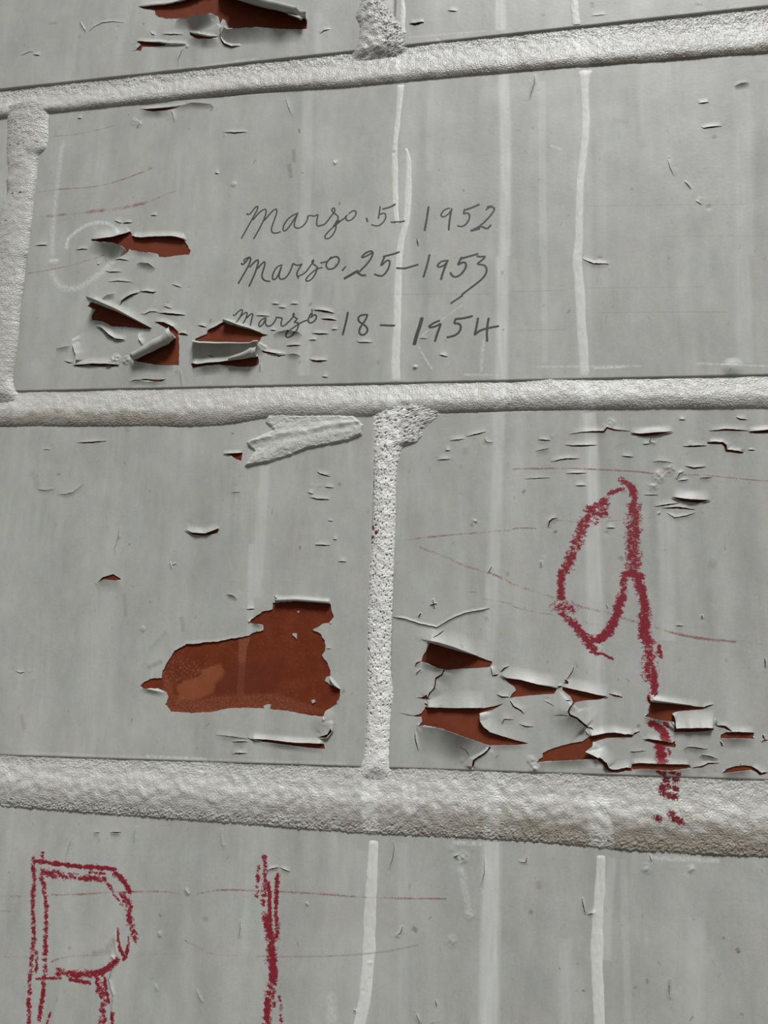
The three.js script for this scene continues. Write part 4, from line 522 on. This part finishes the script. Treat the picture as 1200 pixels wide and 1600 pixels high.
const FILM = 0.26;                                   // thickness of the paint, mm
const BUMPS = [[...onWall(180, 562), 2.2, 0.6], [...onWall(198, 563), 1.8, 0.5], [...onWall(835, 1200), 1.6, 0.5], [...onWall(830, 1188), 1.4, 0.4], [...onWall(1030, 745), 2.2, 0.35], [...onWall(1045, 734), 2, 0.3], [...onWall(1020, 760), 1.8, 0.3], [...onWall(1145, 575), 3, 0.5], [...onWall(365, 288), 1.2, 0.25], [...onWall(210, 190), 1.8, 0.2], [...onWall(648, 574), 1, 0.4], [...onWall(1080, 1358), 1.2, 0.35], [...onWall(705, 1470), 2, 0.2], [...onWall(955, 660), 1.6, 0.25], [...onWall(250, 1460), 1, 0.3], [...onWall(722, 1340), 2, 0.3], [...onWall(735, 1430), 1.5, 0.2], [...onWall(223, 983), 1, 0.3], [...onWall(975, 765), 1.2, 0.15], [...onWall(1010, 1357), 1.6, 0.25], [...onWall(505, 1125), 4, 0.5]];
function edgesOf(id) { const [, y0, , y1] = BRICKS[id], [lo, hi] = lines[id[0]]; return [lo ?? (() => y0), hi ?? (() => y1)]; }
function outer(id) { const [x0, y0, x1, y1] = BRICKS[id], [lo, hi] = edgesOf(id); return [x0, Math.min(y0, lo(x0), lo(x1)), x1, Math.max(y1, hi(x0), hi(x1))]; }
function coatOf(rect, lo, hi) {
  const [x0, y0, x1, y1] = rect, pad = 3, list = FEATURES.filter((f) => f.at[0] > x0 - pad && f.at[0] < x1 + pad && f.at[1] > y0 - pad && f.at[1] < y1 + pad);
  const holes = list.filter((f) => f.kind === 'hole'), islands = list.filter((f) => f.kind === 'island'), cracks = list.filter((f) => f.kind === 'crack'), lips = list.filter((f) => f.kind === 'lip'), r = 0.55;
  const opening = (f, t) => f.w * Math.pow(f.taper === TAPER.flat ? 1 : Math.max(0, Math.sin(Math.PI * t)), 0.55) * (0.75 + 0.5 * (0.5 + 0.5 * noise(t * 9 + f.p[0][0], f.p[0][1])));
  const border = (x, y) => Math.min(x - x0, x1 - x, y - lo(x), hi(x) - y);
  const phi = (x, y) => {
    let v = Math.min(5, border(x, y) + 1e-6);
    for (const f of holes) if (within(f.b, x, y) || v > 0) { if (x < f.b[0] - v || x > f.b[2] + v || y < f.b[1] - v || y > f.b[3] + v) continue; v = Math.min(v, -polygonDistance(f.p, x, y)); }
    if (v < 0) for (const f of islands) if (within(f.b, x, y)) v = Math.max(v, polygonDistance(f.p, x, y));
    for (const f of cracks) { if (x < f.b[0] || x > f.b[2] || y < f.b[1] || y > f.b[3]) continue; const n = lineDistance(f.p, f.len, x, y); v = Math.min(v, n.d - opening(f, n.t)); }
    return v;
  };
  const want = (x, y, half) => {
    let need = 9;
    const rim = border(x, y); if (rim < r + half) need = Math.abs(rim) < half + 0.05 ? 0.15 : 0.35; if (rim < -half) return 9;
    for (const f of holes) { const gap = Math.max(f.b[0] - x, x - f.b[2], f.b[1] - y, y - f.b[3]); if (gap > 2 + half) continue; const d = Math.max(0, Math.abs(polygonDistance(f.p, x, y)) - half); need = Math.min(need, 0.05 + d * 0.5); }
    for (const f of islands) if (within(f.b, x, y)) need = Math.min(need, 0.1);
    for (const f of cracks) { const gap = Math.max(f.b[0] - x, x - f.b[2], f.b[1] - y, y - f.b[3]); if (gap > half) continue; const n = lineDistance(f.p, f.len, x, y), d = Math.max(0, n.d - half); if (d < f.reach) need = Math.min(need, d < f.w + 0.05 ? 0.05 : 0.08 + d * 0.4); }
    for (const f of lips) { const gap = Math.max(f.b[0] - x, x - f.b[2], f.b[1] - y, y - f.b[3]); if (gap > half) continue; const n = lineDistance(f.p, f.len, x, y), d = Math.max(0, n.d - half); if (d < f.reach) need = Math.min(need, 0.2 + d * 0.15); }
    for (const b of BUMPS) if (Math.hypot(x - b[0], y - b[1]) < b[2] * 1.3 + half) need = Math.min(need, 0.35);
    return need;
  };
  const height = (x, y) => {
    let z = 0.09 * noise(x * 0.1, y * 0.08) + 0.025 * noise(x * 0.35 + 7, y * 0.2) + 0.006 * noise(x * 1.1, y * 0.8);
    const lump = noise(x * 0.4 + 40, y * 0.4 - 13); if (lump > 0.62) z += (lump - 0.62) * 0.35; else if (lump < -0.66) z += (lump + 0.66) * 0.5;
    const rim = border(x, y); if (rim < r) { const k = 1 - Math.max(0, rim) / r; z -= r * (1 - Math.sqrt(Math.max(0, 1 - k * k))); }
    for (const [bx, by, br, bh] of BUMPS) { const d = Math.hypot(x - bx, y - by) / br; if (d < 1) z += bh * (1 - d * d) * (1 - d * d) * (br > 2.9 ? 1 : 0.7 + 0.6 * noise(x * 1.2, y * 1.2)); }
    let up = 0;
    for (const f of cracks) {
      if (!within(f.b, x, y)) continue;
      const n = lineDistance(f.p, f.len, x, y); if (n.d > f.reach) continue;
      const a = n.side > 0 ? f.up : f.down; if (a) { const k = 1 - n.d / f.reach; up = Math.max(up, a * f.taper(n.t) * k * k); }
    }
    for (const f of lips) {
      if (!within(f.b, x, y)) continue;
      const n = lineDistance(f.p, f.len, x, y); if (n.d > f.reach || ((f.side === 'u' ? -n.side : n.side) * n.d > 0.45)) continue;
      const k = 1 - n.d / f.reach; up = Math.max(up, f.lift * f.taper(n.t) * Math.pow(k, 1.6) * (0.85 + 0.3 * noise(n.t * 4 + f.p[0][0], f.p[0][1])));
    }
    return z + up;
  };
  return { phi, want, height, holes, cracks, lips };
}
const coats = {}, bricks = {};
const BRICK_LABEL = {
  A1: 'brick with a wide dark tear in its paint above the first joint', A2: 'brick beside the rough mortar lump, crossed by two pale drips', B0: 'brick to the left of the crumbling upright joint', B1: 'brick with three pencilled dates and a row of torn paint', C1: 'brick with one large bare patch of red clay',
  C2: 'brick with the crayon letter and torn strips of paint along its foot', D1: 'brick with the red crayon letters R and I',
};
for (const id of Object.keys(BRICKS)) {
  const rect = outer(id), [lo, hi] = edgesOf(id), [x0, y0, x1, y1] = rect, w = (x1 - x0) / 1000, h = (y1 - y0) / 1000, deep = 0.1;
  const body = new RoundedBoxGeometry(w - 0.0004, h - 0.0004, deep, 3, 0.0009); body.translate((x0 + x1) / 2000, (y0 + y1) / 2000, -deep / 2 - FILM / 1000);
  { const p = body.attributes.position, uv = body.attributes.uv; for (let i = 0; i < p.count; i++) { const x = p.getX(i) * 1000, t = (p.getY(i) * 1000 - y0) / (y1 - y0); p.setY(i, lerp(lo(x), hi(x), t) / 1000); uv.setXY(i, p.getX(i), p.getY(i)); } }
  const material = id === 'C1' ? new THREE.MeshPhysicalMaterial({ map: patchedClay(rect), specularIntensity: 0.35, roughness: 0.85, bumpMap: paintRelief, bumpScale: 0.00006 }) : clay;
  const brick = part('brick', body, material, wall, BRICK_LABEL[id]); bricks[id] = brick;
  const coat = coatOf(rect, lo, hi); coats[id] = coat;
  const paint = new THREE.MeshStandardMaterial({ map: paintColour(rect, 2048), roughness: 0.5, bumpMap: paintRelief, bumpScale: 0.00004, side: THREE.DoubleSide });
  const g = sheet(rect, 1.44, 4, coat.phi, coat.want, coat.height, FILM);
  part('paint_coat', g, paint, brick, 'grey paint film');
}

// Loose tongues of paint that roll out of the torn edges: from the hinge line the film leaves the wall at angle from and turns to angle to.
function flake(id, sheetName, list, into, long, from, to, taper, label) {
  const raw = mm(sheetName, list).map(([x, y]) => settle(x, y)), at = withLengths(raw), coat = coats[id], n = 40, m = 18, pos = [], uv = [], index = [], thick = 0.16;
  const sum = Math.hypot(into[0], into[1]), ux = into[0] / sum, uy = -into[1] / sum;
  const along = (t) => { let i = 1; while (i < raw.length - 1 && at[i] < t) i++; const k = clamp((t - at[i - 1]) / (at[i] - at[i - 1]), 0, 1); return [lerp(raw[i - 1][0], raw[i][0], k), lerp(raw[i - 1][1], raw[i][1], k)]; };
  for (let i = 0; i <= n; i++) {
    const t = i / n, [hx, hy] = along(t), L = long * PX * taper(t) * (1 + 0.18 * noise(t * 2.2 + raw[0][0], raw[0][1])) + 0.02;
    let z = coat.height(hx - ux * 0.25, hy - uy * 0.25), x = hx - ux * 0.2, y = hy - uy * 0.2;
    for (let j = 0; j <= m; j++) {
      const a = lerp(from, to, j / m) * RAD, step = L / m;
      const ox = -Math.sin(a) * ux * thick, oy = -Math.sin(a) * uy * thick, oz = Math.cos(a) * thick;
      pos.push(x / 1000, y / 1000, z / 1000, (x - ox) / 1000, (y - oy) / 1000, (z - oz) / 1000); uv.push(x / 1000, (y + z) / 1000, x / 1000, (y + z) / 1000);
      x += Math.cos(a) * ux * step; y += Math.cos(a) * uy * step; z += Math.sin(a) * step;
    }
  }
  const v = (i, j, k) => (i * (m + 1) + j) * 2 + k, quad = (a, b, c, d) => index.push(a, b, c, a, c, d);
  for (let i = 0; i < n; i++) for (let j = 0; j < m; j++) { quad(v(i, j, 0), v(i, j + 1, 0), v(i + 1, j + 1, 0), v(i + 1, j, 0)); quad(v(i, j, 1), v(i + 1, j, 1), v(i + 1, j + 1, 1), v(i, j + 1, 1)); }
  for (let i = 0; i < n; i++) quad(v(i, m, 0), v(i, m, 1), v(i + 1, m, 1), v(i + 1, m, 0));
  for (let j = 0; j < m; j++) { quad(v(0, j, 0), v(0, j, 1), v(0, j + 1, 1), v(0, j + 1, 0)); quad(v(n, j, 0), v(n, j + 1, 0), v(n, j + 1, 1), v(n, j, 1)); }
  part('paint_flake', geometryOf(pos, index, uv), filmBack, bricks[id], label);
}
const one = () => 1, right = (t) => 0.25 + 0.75 * t, left = (t) => 1 - 0.85 * t, hump = (t) => Math.pow(Math.sin(Math.PI * clamp(t, 0.02, 0.98)), 0.6);
flake('A1', 'A', [660, -22, 830, 20, 980, 66, 1122, 106], [-0.3, 1], 24, 40, 190, (t) => 1 - 0.4 * t, 'long roll of lifted paint over a black gap');
flake('B1', 'C', [345, 165, 410, 188, 480, 220, 580, 260, 680, 310, 850, 396], [-0.45, 1], 24, 55, 128, left, 'narrow grey tongue of paint curling away');
flake('B1', 'C', [705, 672, 780, 628, 900, 568, 1000, 518, 1060, 474], [0.5, 0.85], 38, 35, 265, (t) => 0.55 + 0.45 * t, 'rolled strip of paint above a bare triangle');
flake('B1', 'D', [150, 300, 200, 300, 330, 302, 440, 302, 560, 302, 622, 296], [0, -1], 12, 50, 170, (t) => 0.7 + 0.3 * Math.sin(t * 5 + 0.6), 'pale edge of paint folded over below bare clay');
flake('B1', 'D', [400, 428, 450, 420, 530, 407, 615, 398], [0, 1], 26, 35, 230, right, 'rolled lip of paint above bare clay');
flake('B1', 'D', [370, 152, 480, 185, 560, 207, 640, 235], [-0.2, 1], 9, 50, 150, left);
flake('C2', 'F', [318, 192, 400, 210, 500, 240, 600, 275, 680, 303], [-0.3, 1], 24, 62, 128, (t) => 0.55 + 0.75 * Math.sin(Math.PI * clamp(t * 0.9 + 0.1, 0, 1)) - 0.5 * t, 'grey underside of a lifted lip of paint');
flake('C1', 'E', [1137, 538, 1110, 500, 1083, 470], [-1, 0.15], 9, 20, 110, hump, 'small curl at the edge of the bare patch');
flake('C1', 'E', [790, 68, 900, 64, 1085, 79], [0, 1], 6, 40, 200, one);
flake('C2', 'H', [210, 192, 300, 204, 550, 234], [-0.1, 1], 8, 40, 170, left);

// Runs of thick pale paint on the bricks; pencil and chalk strokes carry on across them.
const dripPaints = {};
for (const id of ['B1', 'D1']) dripPaints[id] = new THREE.MeshStandardMaterial({ map: paintColour(outer(id), 2048, false, 211), roughness: 0.5, bumpMap: paintRelief, bumpScale: 0.00005 });
function drip(id, sheetName, list, widths, label) {
  const raw = mm(sheetName, list), at = withLengths(raw), coat = coats[id], px = table(raw.map((p, i) => [at[i], p[0]])), py = table(raw.map((p, i) => [at[i], p[1]])), pw = table(widths), n = 160, m = 12, pos = [], uv = [], index = [];
  for (let i = 0; i <= n; i++) {
    const t = i / n, cx = px(t), cy = py(t), w = pw(t) * PX * (1 + 0.12 * noise(t * 14, cx)) * (t > 0.985 ? 0.8 : 1);
    for (let j = 0; j <= m; j++) {
      const s = (j / m) * 2 - 1, x = cx + s * w * 0.5 + 0.08 * noise(cy * 0.8, j < m / 2 ? 3 : 9), dome = Math.pow(Math.max(0, 1 - s * s), 0.45), fade = smooth(0, 0.02, t) * smooth(0, 0.02, 1 - t);
      pos.push(x / 1000, cy / 1000, (coat.height(x, cy) - 0.03 + (0.17 + 0.05 * noise(cy * 0.5, s * 2)) * dome * fade) / 1000); uv.push(x / 1000, cy / 1000);
    }
  }
  for (let i = 0; i < n; i++) for (let j = 0; j < m; j++) { const a = i * (m + 1) + j, b = a + m + 1; index.push(a, b, a + 1, b, b + 1, a + 1); }
  part('paint_drip', geometryOf(pos, index, uv), dripPaints[id] ?? dripPaint, bricks[id], label);
}
drip('A2', 2, [684, -40, 685, 0, 689, 60, 685, 125, 688, 160], [[0, 9], [0.5, 10], [1, 12]]);
drip('B1', 2, [678, 395, 675, 440, 672, 480, 665, 560, 655, 650, 650, 720, 652, 850, 655, 980, 662, 1060], [[0, 16], [0.08, 12], [0.4, 10], [0.6, 11], [0.9, 10], [1, 8]], 'thin pale drip beside the first date');
drip('B1', 'f', [634, 230, 638, 250, 638, 275, 637, 320, 634, 350, 628, 372, 624, 400, 622, 440, 621, 480, 620, 520, 618, 565, 619, 600], [[0, 5], [0.08, 10], [0.25, 13], [0.4, 12], [0.5, 13], [0.8, 14], [1, 16]], 'thick pale drip running through the dates');
drip('A2', 3, [288, -40, 292, 0, 296, 60, 304, 118], [[0, 14], [1, 15]]);
drip('B1', 3, [345, 322, 342, 360, 340, 400, 343, 500, 345, 600, 335, 720, 320, 850, 315, 1000, 313, 1130, 305, 1215, 312, 1300, 320, 1400, 325, 1530, 335, 1650, 340, 1775], [[0, 28], [0.03, 18], [0.08, 14], [0.2, 15], [0.5, 13], [0.7, 16], [1, 15]], 'pale drip right of the dates');
drip('D1', 11, [552, 335, 547, 430, 541, 560, 533, 700, 530, 850, 522, 950, 510, 1080, 485, 1200, 462, 1300], [[0, 14], [0.1, 16], [0.5, 19], [1, 17]], 'broad pale drip between crayon letter and wash');
drip('D1', 12, [418, 405, 412, 560, 402, 700, 398, 900, 404, 1050, 410, 1200, 412, 1300], [[0, 13], [0.3, 15], [0.5, 17], [1, 15]]);

// ------------------------------------------------------------------ mortar joints
const WHITE = [0.575, 0.57, 0.55], GREY = [0.50, 0.50, 0.48];
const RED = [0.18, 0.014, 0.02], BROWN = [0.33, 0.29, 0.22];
const crayonOnMortar = [...mm(12, [715, 22, 760, 30, 770, 52, 725, 55, 712, 90, 705, 105, 730, 85, 768, 97, 760, 135, 715, 122, 740, 128, 680, 232, 745, 212, 765, 235, 782, 245]), ...mm(8, [548, 72, 566, 97, 545, 120, 668, 117]), ...mm(1, [55, 690, 98, 690, 125, 685, 182, 675, 72, 918, 30, 910, 108, 915, 5, 1055, 40, 1045])].map((p, i) => [...p, i < 15 ? 1.05 : i < 19 ? 0.7 : 0.45]);
const sink = (f, end) => (t, u) => lerp(-1.2, f(t, u), smooth(end - 7, end + 1.5, u));
function bead(name, long, along, low, high, profile, rough, tint, stains, label, material = mortarPaint) {
  // along: sample positions in mm; low(u) and high(u): the two edges; across runs from high (t = 0) to low (t = 1)
  const na = along.length, nc = rough.cells, pos = new Float32Array(na * (nc + 1) * 3), uv = new Float32Array(na * (nc + 1) * 2), col = new Float32Array(na * (nc + 1) * 3), index = new Uint32Array((na - 1) * nc * 6), c = [0, 0, 0];
  let k = 0;
  for (let i = 0; i < na; i++) {
    const u = along[i], a = high(u), b = low(u);
    for (let j = 0; j <= nc; j++) {
      const t = j / nc, v = lerp(a, b, t), x = long ? u : v, y = long ? v : u;
      let z = profile(t, u) + rough.wave * noise(u * 0.09, 3 + t) + rough.lump * noise(x * 0.5, y * 0.5 + 9) * Math.sin(Math.PI * t);
      const amount = rough.at ? rough.at(t, u, x, y) : 1, g1 = noise(x * 1.3, y * 1.3), g2 = noise(x * 2.7 + 5, y * 2.7), g3 = noise(x * 4.4, y * 4.4 + 7);
      z += amount * rough.grain * (0.4 * g1 + 0.6 * g2 + 0.5 * g3);
      const ps = rough.pitScale ?? 1.9, pit = noise(x * ps + 31, y * ps - 8) + 0.5 * g3; if (pit > rough.pits) z -= (pit - rough.pits) * rough.depth * amount;
      if (j === 0 || j === nc) z = Math.min(z, -0.6); if (t > 0.96 && long) z = lerp(z, Math.min(z, -0.1), (t - 0.96) / 0.04);
      pos[k * 3] = x / 1000; pos[k * 3 + 1] = y / 1000; pos[k * 3 + 2] = z / 1000; uv[k * 2] = x / 1000; uv[k * 2 + 1] = y / 1000;
      const tone = 1 + 0.09 * fbm(x * 0.13 + 5, y * 0.25, 3) + 0.05 * g2; c[0] = tint[0] * tone; c[1] = tint[1] * tone; c[2] = tint[2] * tone;
      for (const s of stains) s(c, x, y, t, u, g1, g2);
      for (const [rx, ry, rr] of crayonOnMortar) { const d = Math.hypot((x - rx), (y - ry) * 1.3); if (d < rr * 1.6 && d < rr * (0.9 + 0.7 * g2)) { c[0] = RED[0]; c[1] = RED[1]; c[2] = RED[2]; } }
      col[k * 3] = c[0]; col[k * 3 + 1] = c[1]; col[k * 3 + 2] = c[2]; k++;
    }
  }
  k = 0;
  for (let i = 0; i < na - 1; i++) for (let j = 0; j < nc; j++) { const a = i * (nc + 1) + j, b = a + nc + 1; if (long) { index[k++] = a; index[k++] = a + 1; index[k++] = b; index[k++] = b; index[k++] = a + 1; index[k++] = b + 1; } else { index[k++] = a; index[k++] = b; index[k++] = a + 1; index[k++] = b; index[k++] = b + 1; index[k++] = a + 1; } }
  const g = geometryOf(pos, index, uv, col); return part(name, g, material, wall, label);
}
const blend = (c, to, a) => { for (let i = 0; i < 3; i++) c[i] = lerp(c[i], to[i], a); };
// matter on the joints: brown grime with a ragged outline, and pale runs that cross them
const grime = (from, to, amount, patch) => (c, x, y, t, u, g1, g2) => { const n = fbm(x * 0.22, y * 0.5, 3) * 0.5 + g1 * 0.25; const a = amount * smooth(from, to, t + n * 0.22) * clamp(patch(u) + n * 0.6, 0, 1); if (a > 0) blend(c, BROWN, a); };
const run = (p, w, a) => { const line = mm('f', p); return (c, x, y, t, u, g1) => { const n = lineDistance(line, withLengths(line), x, y); if (n.d < w * PX) blend(c, [0.74, 0.74, 0.73], a * smooth(1, 0.6, n.d / (w * PX)) * (0.85 + 0.3 * g1)); }; };
const span = (a, b, step, fine0, fine1) => { const out = []; for (let v = a; v < b;) { out.push(v); v += v > fine0 && v < fine1 ? step : 4; } out.push(b); return out; };
const edgeOf = (points, k) => { const f = table([...points].sort((a, b) => a[k] - b[k]).map((p) => [p[k], p[1 - k]])); const l = [...points].sort((a, b) => a[k] - b[k]); const m0 = l[0], m1 = l[l.length - 1]; return (u) => (u < m0[k] ? m0[1 - k] : u > m1[k] ? m1[1 - k] : f(u)); };
const ragged = (f, size, seed) => (u) => f(u) + size * (noise(u * 0.8, seed) + 0.6 * noise(u * 2.4, seed + 5));
const noseProfile = (tall, deep = 0.6) => { const f = table([[0, -deep], [0.08, -deep * 0.85], [0.2, -deep * 0.5], [0.34, 0.1], [0.5, 0.62], [0.64, 0.98], [0.76, 0.98], [0.88, 0.66], [0.96, 0.22], [1, -0.1]]); return (t) => f(t) * tall; };
const raised = (points) => { const f = edgeOf(points, 0); return (u) => f(u) + 1.8; };
const LONG = span(-480, 520, 0.21, -160, 90);
bead('mortar_joint', true, LONG, ragged(edgeOf(H1.bottom, 0), 0.12, 3), raised(H1.top), ((f) => (t) => f(t))(table([[0, -0.55], [0.15, -0.5], [0.35, -0.3], [0.5, 0.05], [0.65, 0.52], [0.78, 0.85], [0.88, 0.82], [0.96, 0.35], [1, 0]])), { cells: 70, wave: 0.12, lump: 0.18, grain: 0.17, pits: 0.75, depth: 0.5, at: (t) => 0.45 + 1.1 * smooth(0.55, 0.2, t) }, WHITE,
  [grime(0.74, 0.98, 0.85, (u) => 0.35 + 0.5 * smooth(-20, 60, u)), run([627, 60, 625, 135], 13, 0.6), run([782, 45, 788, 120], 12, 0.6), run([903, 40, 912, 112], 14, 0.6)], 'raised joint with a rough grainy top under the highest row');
bead('mortar_joint', true, LONG, ragged(edgeOf(H2.bottom, 0), 0.16, 13), raised(H2.top), noseProfile(0.95), { cells: 66, wave: 0.12, lump: 0.15, grain: 0.1, pits: 0.95, depth: 0.4, at: (t, u) => (u < 0 ? 0.6 + 0.5 * smooth(0.75, 0.95, t) : 0.95) }, WHITE,
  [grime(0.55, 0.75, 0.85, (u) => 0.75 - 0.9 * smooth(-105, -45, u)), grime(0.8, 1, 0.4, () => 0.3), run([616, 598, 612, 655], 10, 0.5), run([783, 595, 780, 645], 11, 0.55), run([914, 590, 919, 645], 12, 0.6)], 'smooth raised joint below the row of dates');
bead('mortar_joint', true, LONG, ragged(edgeOf(H3.bottom, 0), 0.3, 23), raised(H3.top), ((f) => (t) => f(t))(table([[0, -0.35], [0.2, -0.2], [0.35, 0.15], [0.5, 0.72], [0.62, 0.92], [0.75, 0.82], [0.88, 0.55], [0.96, 0.28], [1, 0]])), { cells: 84, wave: 0.15, lump: 0.25, grain: 0.16, pits: 0.85, depth: 0.5, at: (t) => 0.5 + 1.0 * smooth(0.4, 0.12, t) + 1.6 * smooth(0.74, 0.9, t) }, WHITE,
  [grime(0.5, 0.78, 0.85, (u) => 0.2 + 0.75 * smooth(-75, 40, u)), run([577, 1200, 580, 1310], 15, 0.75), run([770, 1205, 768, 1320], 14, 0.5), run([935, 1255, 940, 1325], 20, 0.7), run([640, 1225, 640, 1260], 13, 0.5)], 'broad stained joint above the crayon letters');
const roundProfile = (tall) => { const f = table([[0, -0.5], [0.1, 0.4], [0.25, 1.0], [0.5, 1.35], [0.75, 1.02], [0.9, 0.42], [1, -0.5]]); return (t) => f(t) * tall; };
const upright = (y0, y1, step = 0.21) => { const out = []; for (let v = y0; v < y1; v += step) out.push(v); out.push(y1); return out; };
bead('mortar_joint', false, [...upright(rows.A[0] - 7, rows.A[0] + 34), ...upright(rows.A[0] + 36, rows.A[1] + 4, 2)], ragged(edgeOf(edgesV.A.left, 1), 0.2, 33), ragged(edgeOf(edgesV.A.right, 1), 0.25, 35), sink((t) => roundProfile(1.0)(t), rows.A[0]), { cells: 64, wave: 0.1, lump: 0.4, grain: 0.3, pits: 0.6, depth: 0.9, at: (t) => 0.5 + 0.9 * smooth(0.6, 0.3, t) }, WHITE, [], 'upright joint with a lump of loose mortar above the first joint');
bead('mortar_joint', false, upright(rows.B[0] - 7, rows.B[1] + 3), ragged(edgeOf(edgesV.B.left, 1), 0.1, 43), ragged(edgeOf(edgesV.B.right, 1), 0.13, 45), sink(roundProfile(1.15), rows.B[0]), { cells: 56, wave: 0.15, lump: 0.14, grain: 0.09, pits: 0.8, depth: 0.6, at: (t, u) => 0.75 + 1.3 * smooth(rows.B[1] - 14, rows.B[1] - 8, u) + 1.1 * smooth(rows.B[0] + 14, rows.B[0] + 5, u) }, WHITE, [], 'rounded upright joint with a crumbling edge left of the dates');
bead('mortar_joint', false, upright(rows.C[0] - 7, rows.C[1] + 3), ragged(edgeOf(edgesV.C.left, 1), 0.12, 53), ragged(edgeOf(edgesV.C.right, 1), 0.16, 55), sink(roundProfile(0.75), rows.C[0]), { cells: 60, wave: 0.1, lump: 0.2, grain: 0.15, pits: 0.5, depth: 2.6, pitScale: 1.8, at: (t, u) => 0.45 + 0.75 * smooth(rows.C[0] + 6, rows.C[0] + 20, u) }, [0.86, 0.855, 0.84], [(c, x, y, t, u, g1, g2) => { const a = smooth(-25.6, -24.6, x) * smooth(-0.5, 0.5, g1 + g2 * 0.6) * 0.8; if (a > 0) blend(c, [0.4, 0.395, 0.38], a); }], 'white gritty upright joint between bare patch and crayon letter');

{ // smear of mortar dragged out under the second joint
  const p = jagged(mm('f', [382, 729, 390, 716, 398, 706, 387, 696, 386, 690, 402, 683, 428, 672, 414, 660, 420, 647, 470, 649, 520, 648, 552, 650, 568, 664, 566, 679, 545, 689, 515, 695, 482, 701, 452, 713, 420, 723]), true, 0.12, 99), ridge = mm('f', [395, 690, 430, 680, 480, 674, 520, 664, 560, 660]), at = withLengths(ridge), lower = mm('f', [390, 725, 440, 700, 500, 685, 560, 675]), at2 = withLengths(lower), r = bounds(p, 0.3);
  const phi = (x, y) => polygonDistance(p, x, y), want = (x, y, half) => 0.12 + Math.max(0, Math.abs(phi(x, y)) - half) * 0.2;
  const height = (x, y) => { const d = Math.max(0, phi(x, y)); let z = 0.05 + 0.4 * smooth(0, 0.5, d) + 0.12 * fbm(x * 0.6, y * 0.9, 4) + 0.05 * noise(x * 0.2, y * 0.3); const a = lineDistance(ridge, at, x, y).d; z += 0.6 * Math.exp(-a * 1.3) * (0.8 + 0.5 * noise(x * 0.35, y * 0.35)); const b = lineDistance(lower, at2, x, y).d; z += 0.35 * Math.exp(-b * b * 0.35); return z; };
  part('mortar_smear', sheet(r, 0.9, 3, phi, want, height, 0.5), new THREE.MeshStandardMaterial({ map: mortarTone, color: 0xcdcdc8, roughness: 0.55, bumpMap: mortarRelief, bumpScale: 0.00016 }), wall, 'pale smear of mortar under the second joint');
}

// ------------------------------------------------------------------ the wall goes on around the view: plain painted bricks, joints, core; ground
{
  const plain = new THREE.MeshStandardMaterial({ color: 0xacada7, roughness: 0.5, bumpMap: paintRelief, bumpScale: 0.00008 });
  const joint = new THREE.MeshStandardMaterial({ color: 0xd2d1cd, roughness: 0.62, bumpMap: mortarRelief, bumpScale: 0.0003 });
  const shape = new RoundedBoxGeometry(0.2145, 0.0895, 0.1, 3, 0.0016);
  const beadGeometry = new THREE.CylinderGeometry(0.0062, 0.0062, 1, 20, 1, false); beadGeometry.rotateZ(Math.PI / 2); beadGeometry.scale(1, 1, 0.32);
  const taken = (x, y) => Object.values(BRICKS).some(([a, b, c, d]) => x > a - 12 && x < c + 12 && y > b - 5 && y < d + 5);
  const mids = [(rows.A[0] + rows.A[1]) / 2, (rows.B[0] + rows.B[1]) / 2, (rows.C[0] + rows.C[1]) / 2, (rows.D[0] + rows.D[1]) / 2], y0 = mids[0] + COURSE;
  const rowY = [y0, ...mids, mids[3] - COURSE];
  rowY.forEach((y, k) => {
    const shift = k % 2 === 0 ? (xB[0] + xB[1]) / 2 : (xC[0] + xC[1]) / 2;
    for (let n = -2; n <= 2; n++) {
      const x = shift + (n + 0.5) * LENGTH; if (Math.abs(x) > 420 || taken(x, y)) continue;
      const b = part('brick', shape, plain, wall); b.position.set(x / 1000, y / 1000, -0.05);
    }
    for (let n = -2; n <= 2; n++) {
      const x = shift + n * LENGTH; if (Math.abs(x) > 420 || (k >= 1 && k <= 3 && Math.abs(x) < 160 && !(k === 2 && x > 0))) continue;
      const j = part('mortar_joint', beadGeometry, joint, wall); j.rotation.z = Math.PI / 2; j.scale.set(0.094, 1, 1); j.position.set(x / 1000, y / 1000, 0);
    }
  });
  for (const y of [y0 - COURSE / 2, (rowY[4] + rowY[5]) / 2]) { const j = part('mortar_joint', beadGeometry, joint, wall); j.position.set(0.02, y / 1000, 0); }
  const core = new THREE.BoxGeometry(6, 4, 0.2); core.translate(0, 0.55, -0.1015 - 0.0008);
  part('wall_core', core, joint, wall, 'mortar bed behind the bricks');
}
{
  const ground = new THREE.Mesh(new THREE.BoxGeometry(12, 0.2, 8), new THREE.MeshStandardMaterial({ color: 0x4b4843, roughness: 0.95 }));
  ground.name = 'ground'; ground.position.set(0, -0.1, 3.5); ground.castShadow = ground.receiveShadow = true; ground.userData = { kind: 'structure', label: 'dark paved ground at the foot of the wall', category: 'ground' }; scene.add(ground);
}
renderer.render(scene, camera);
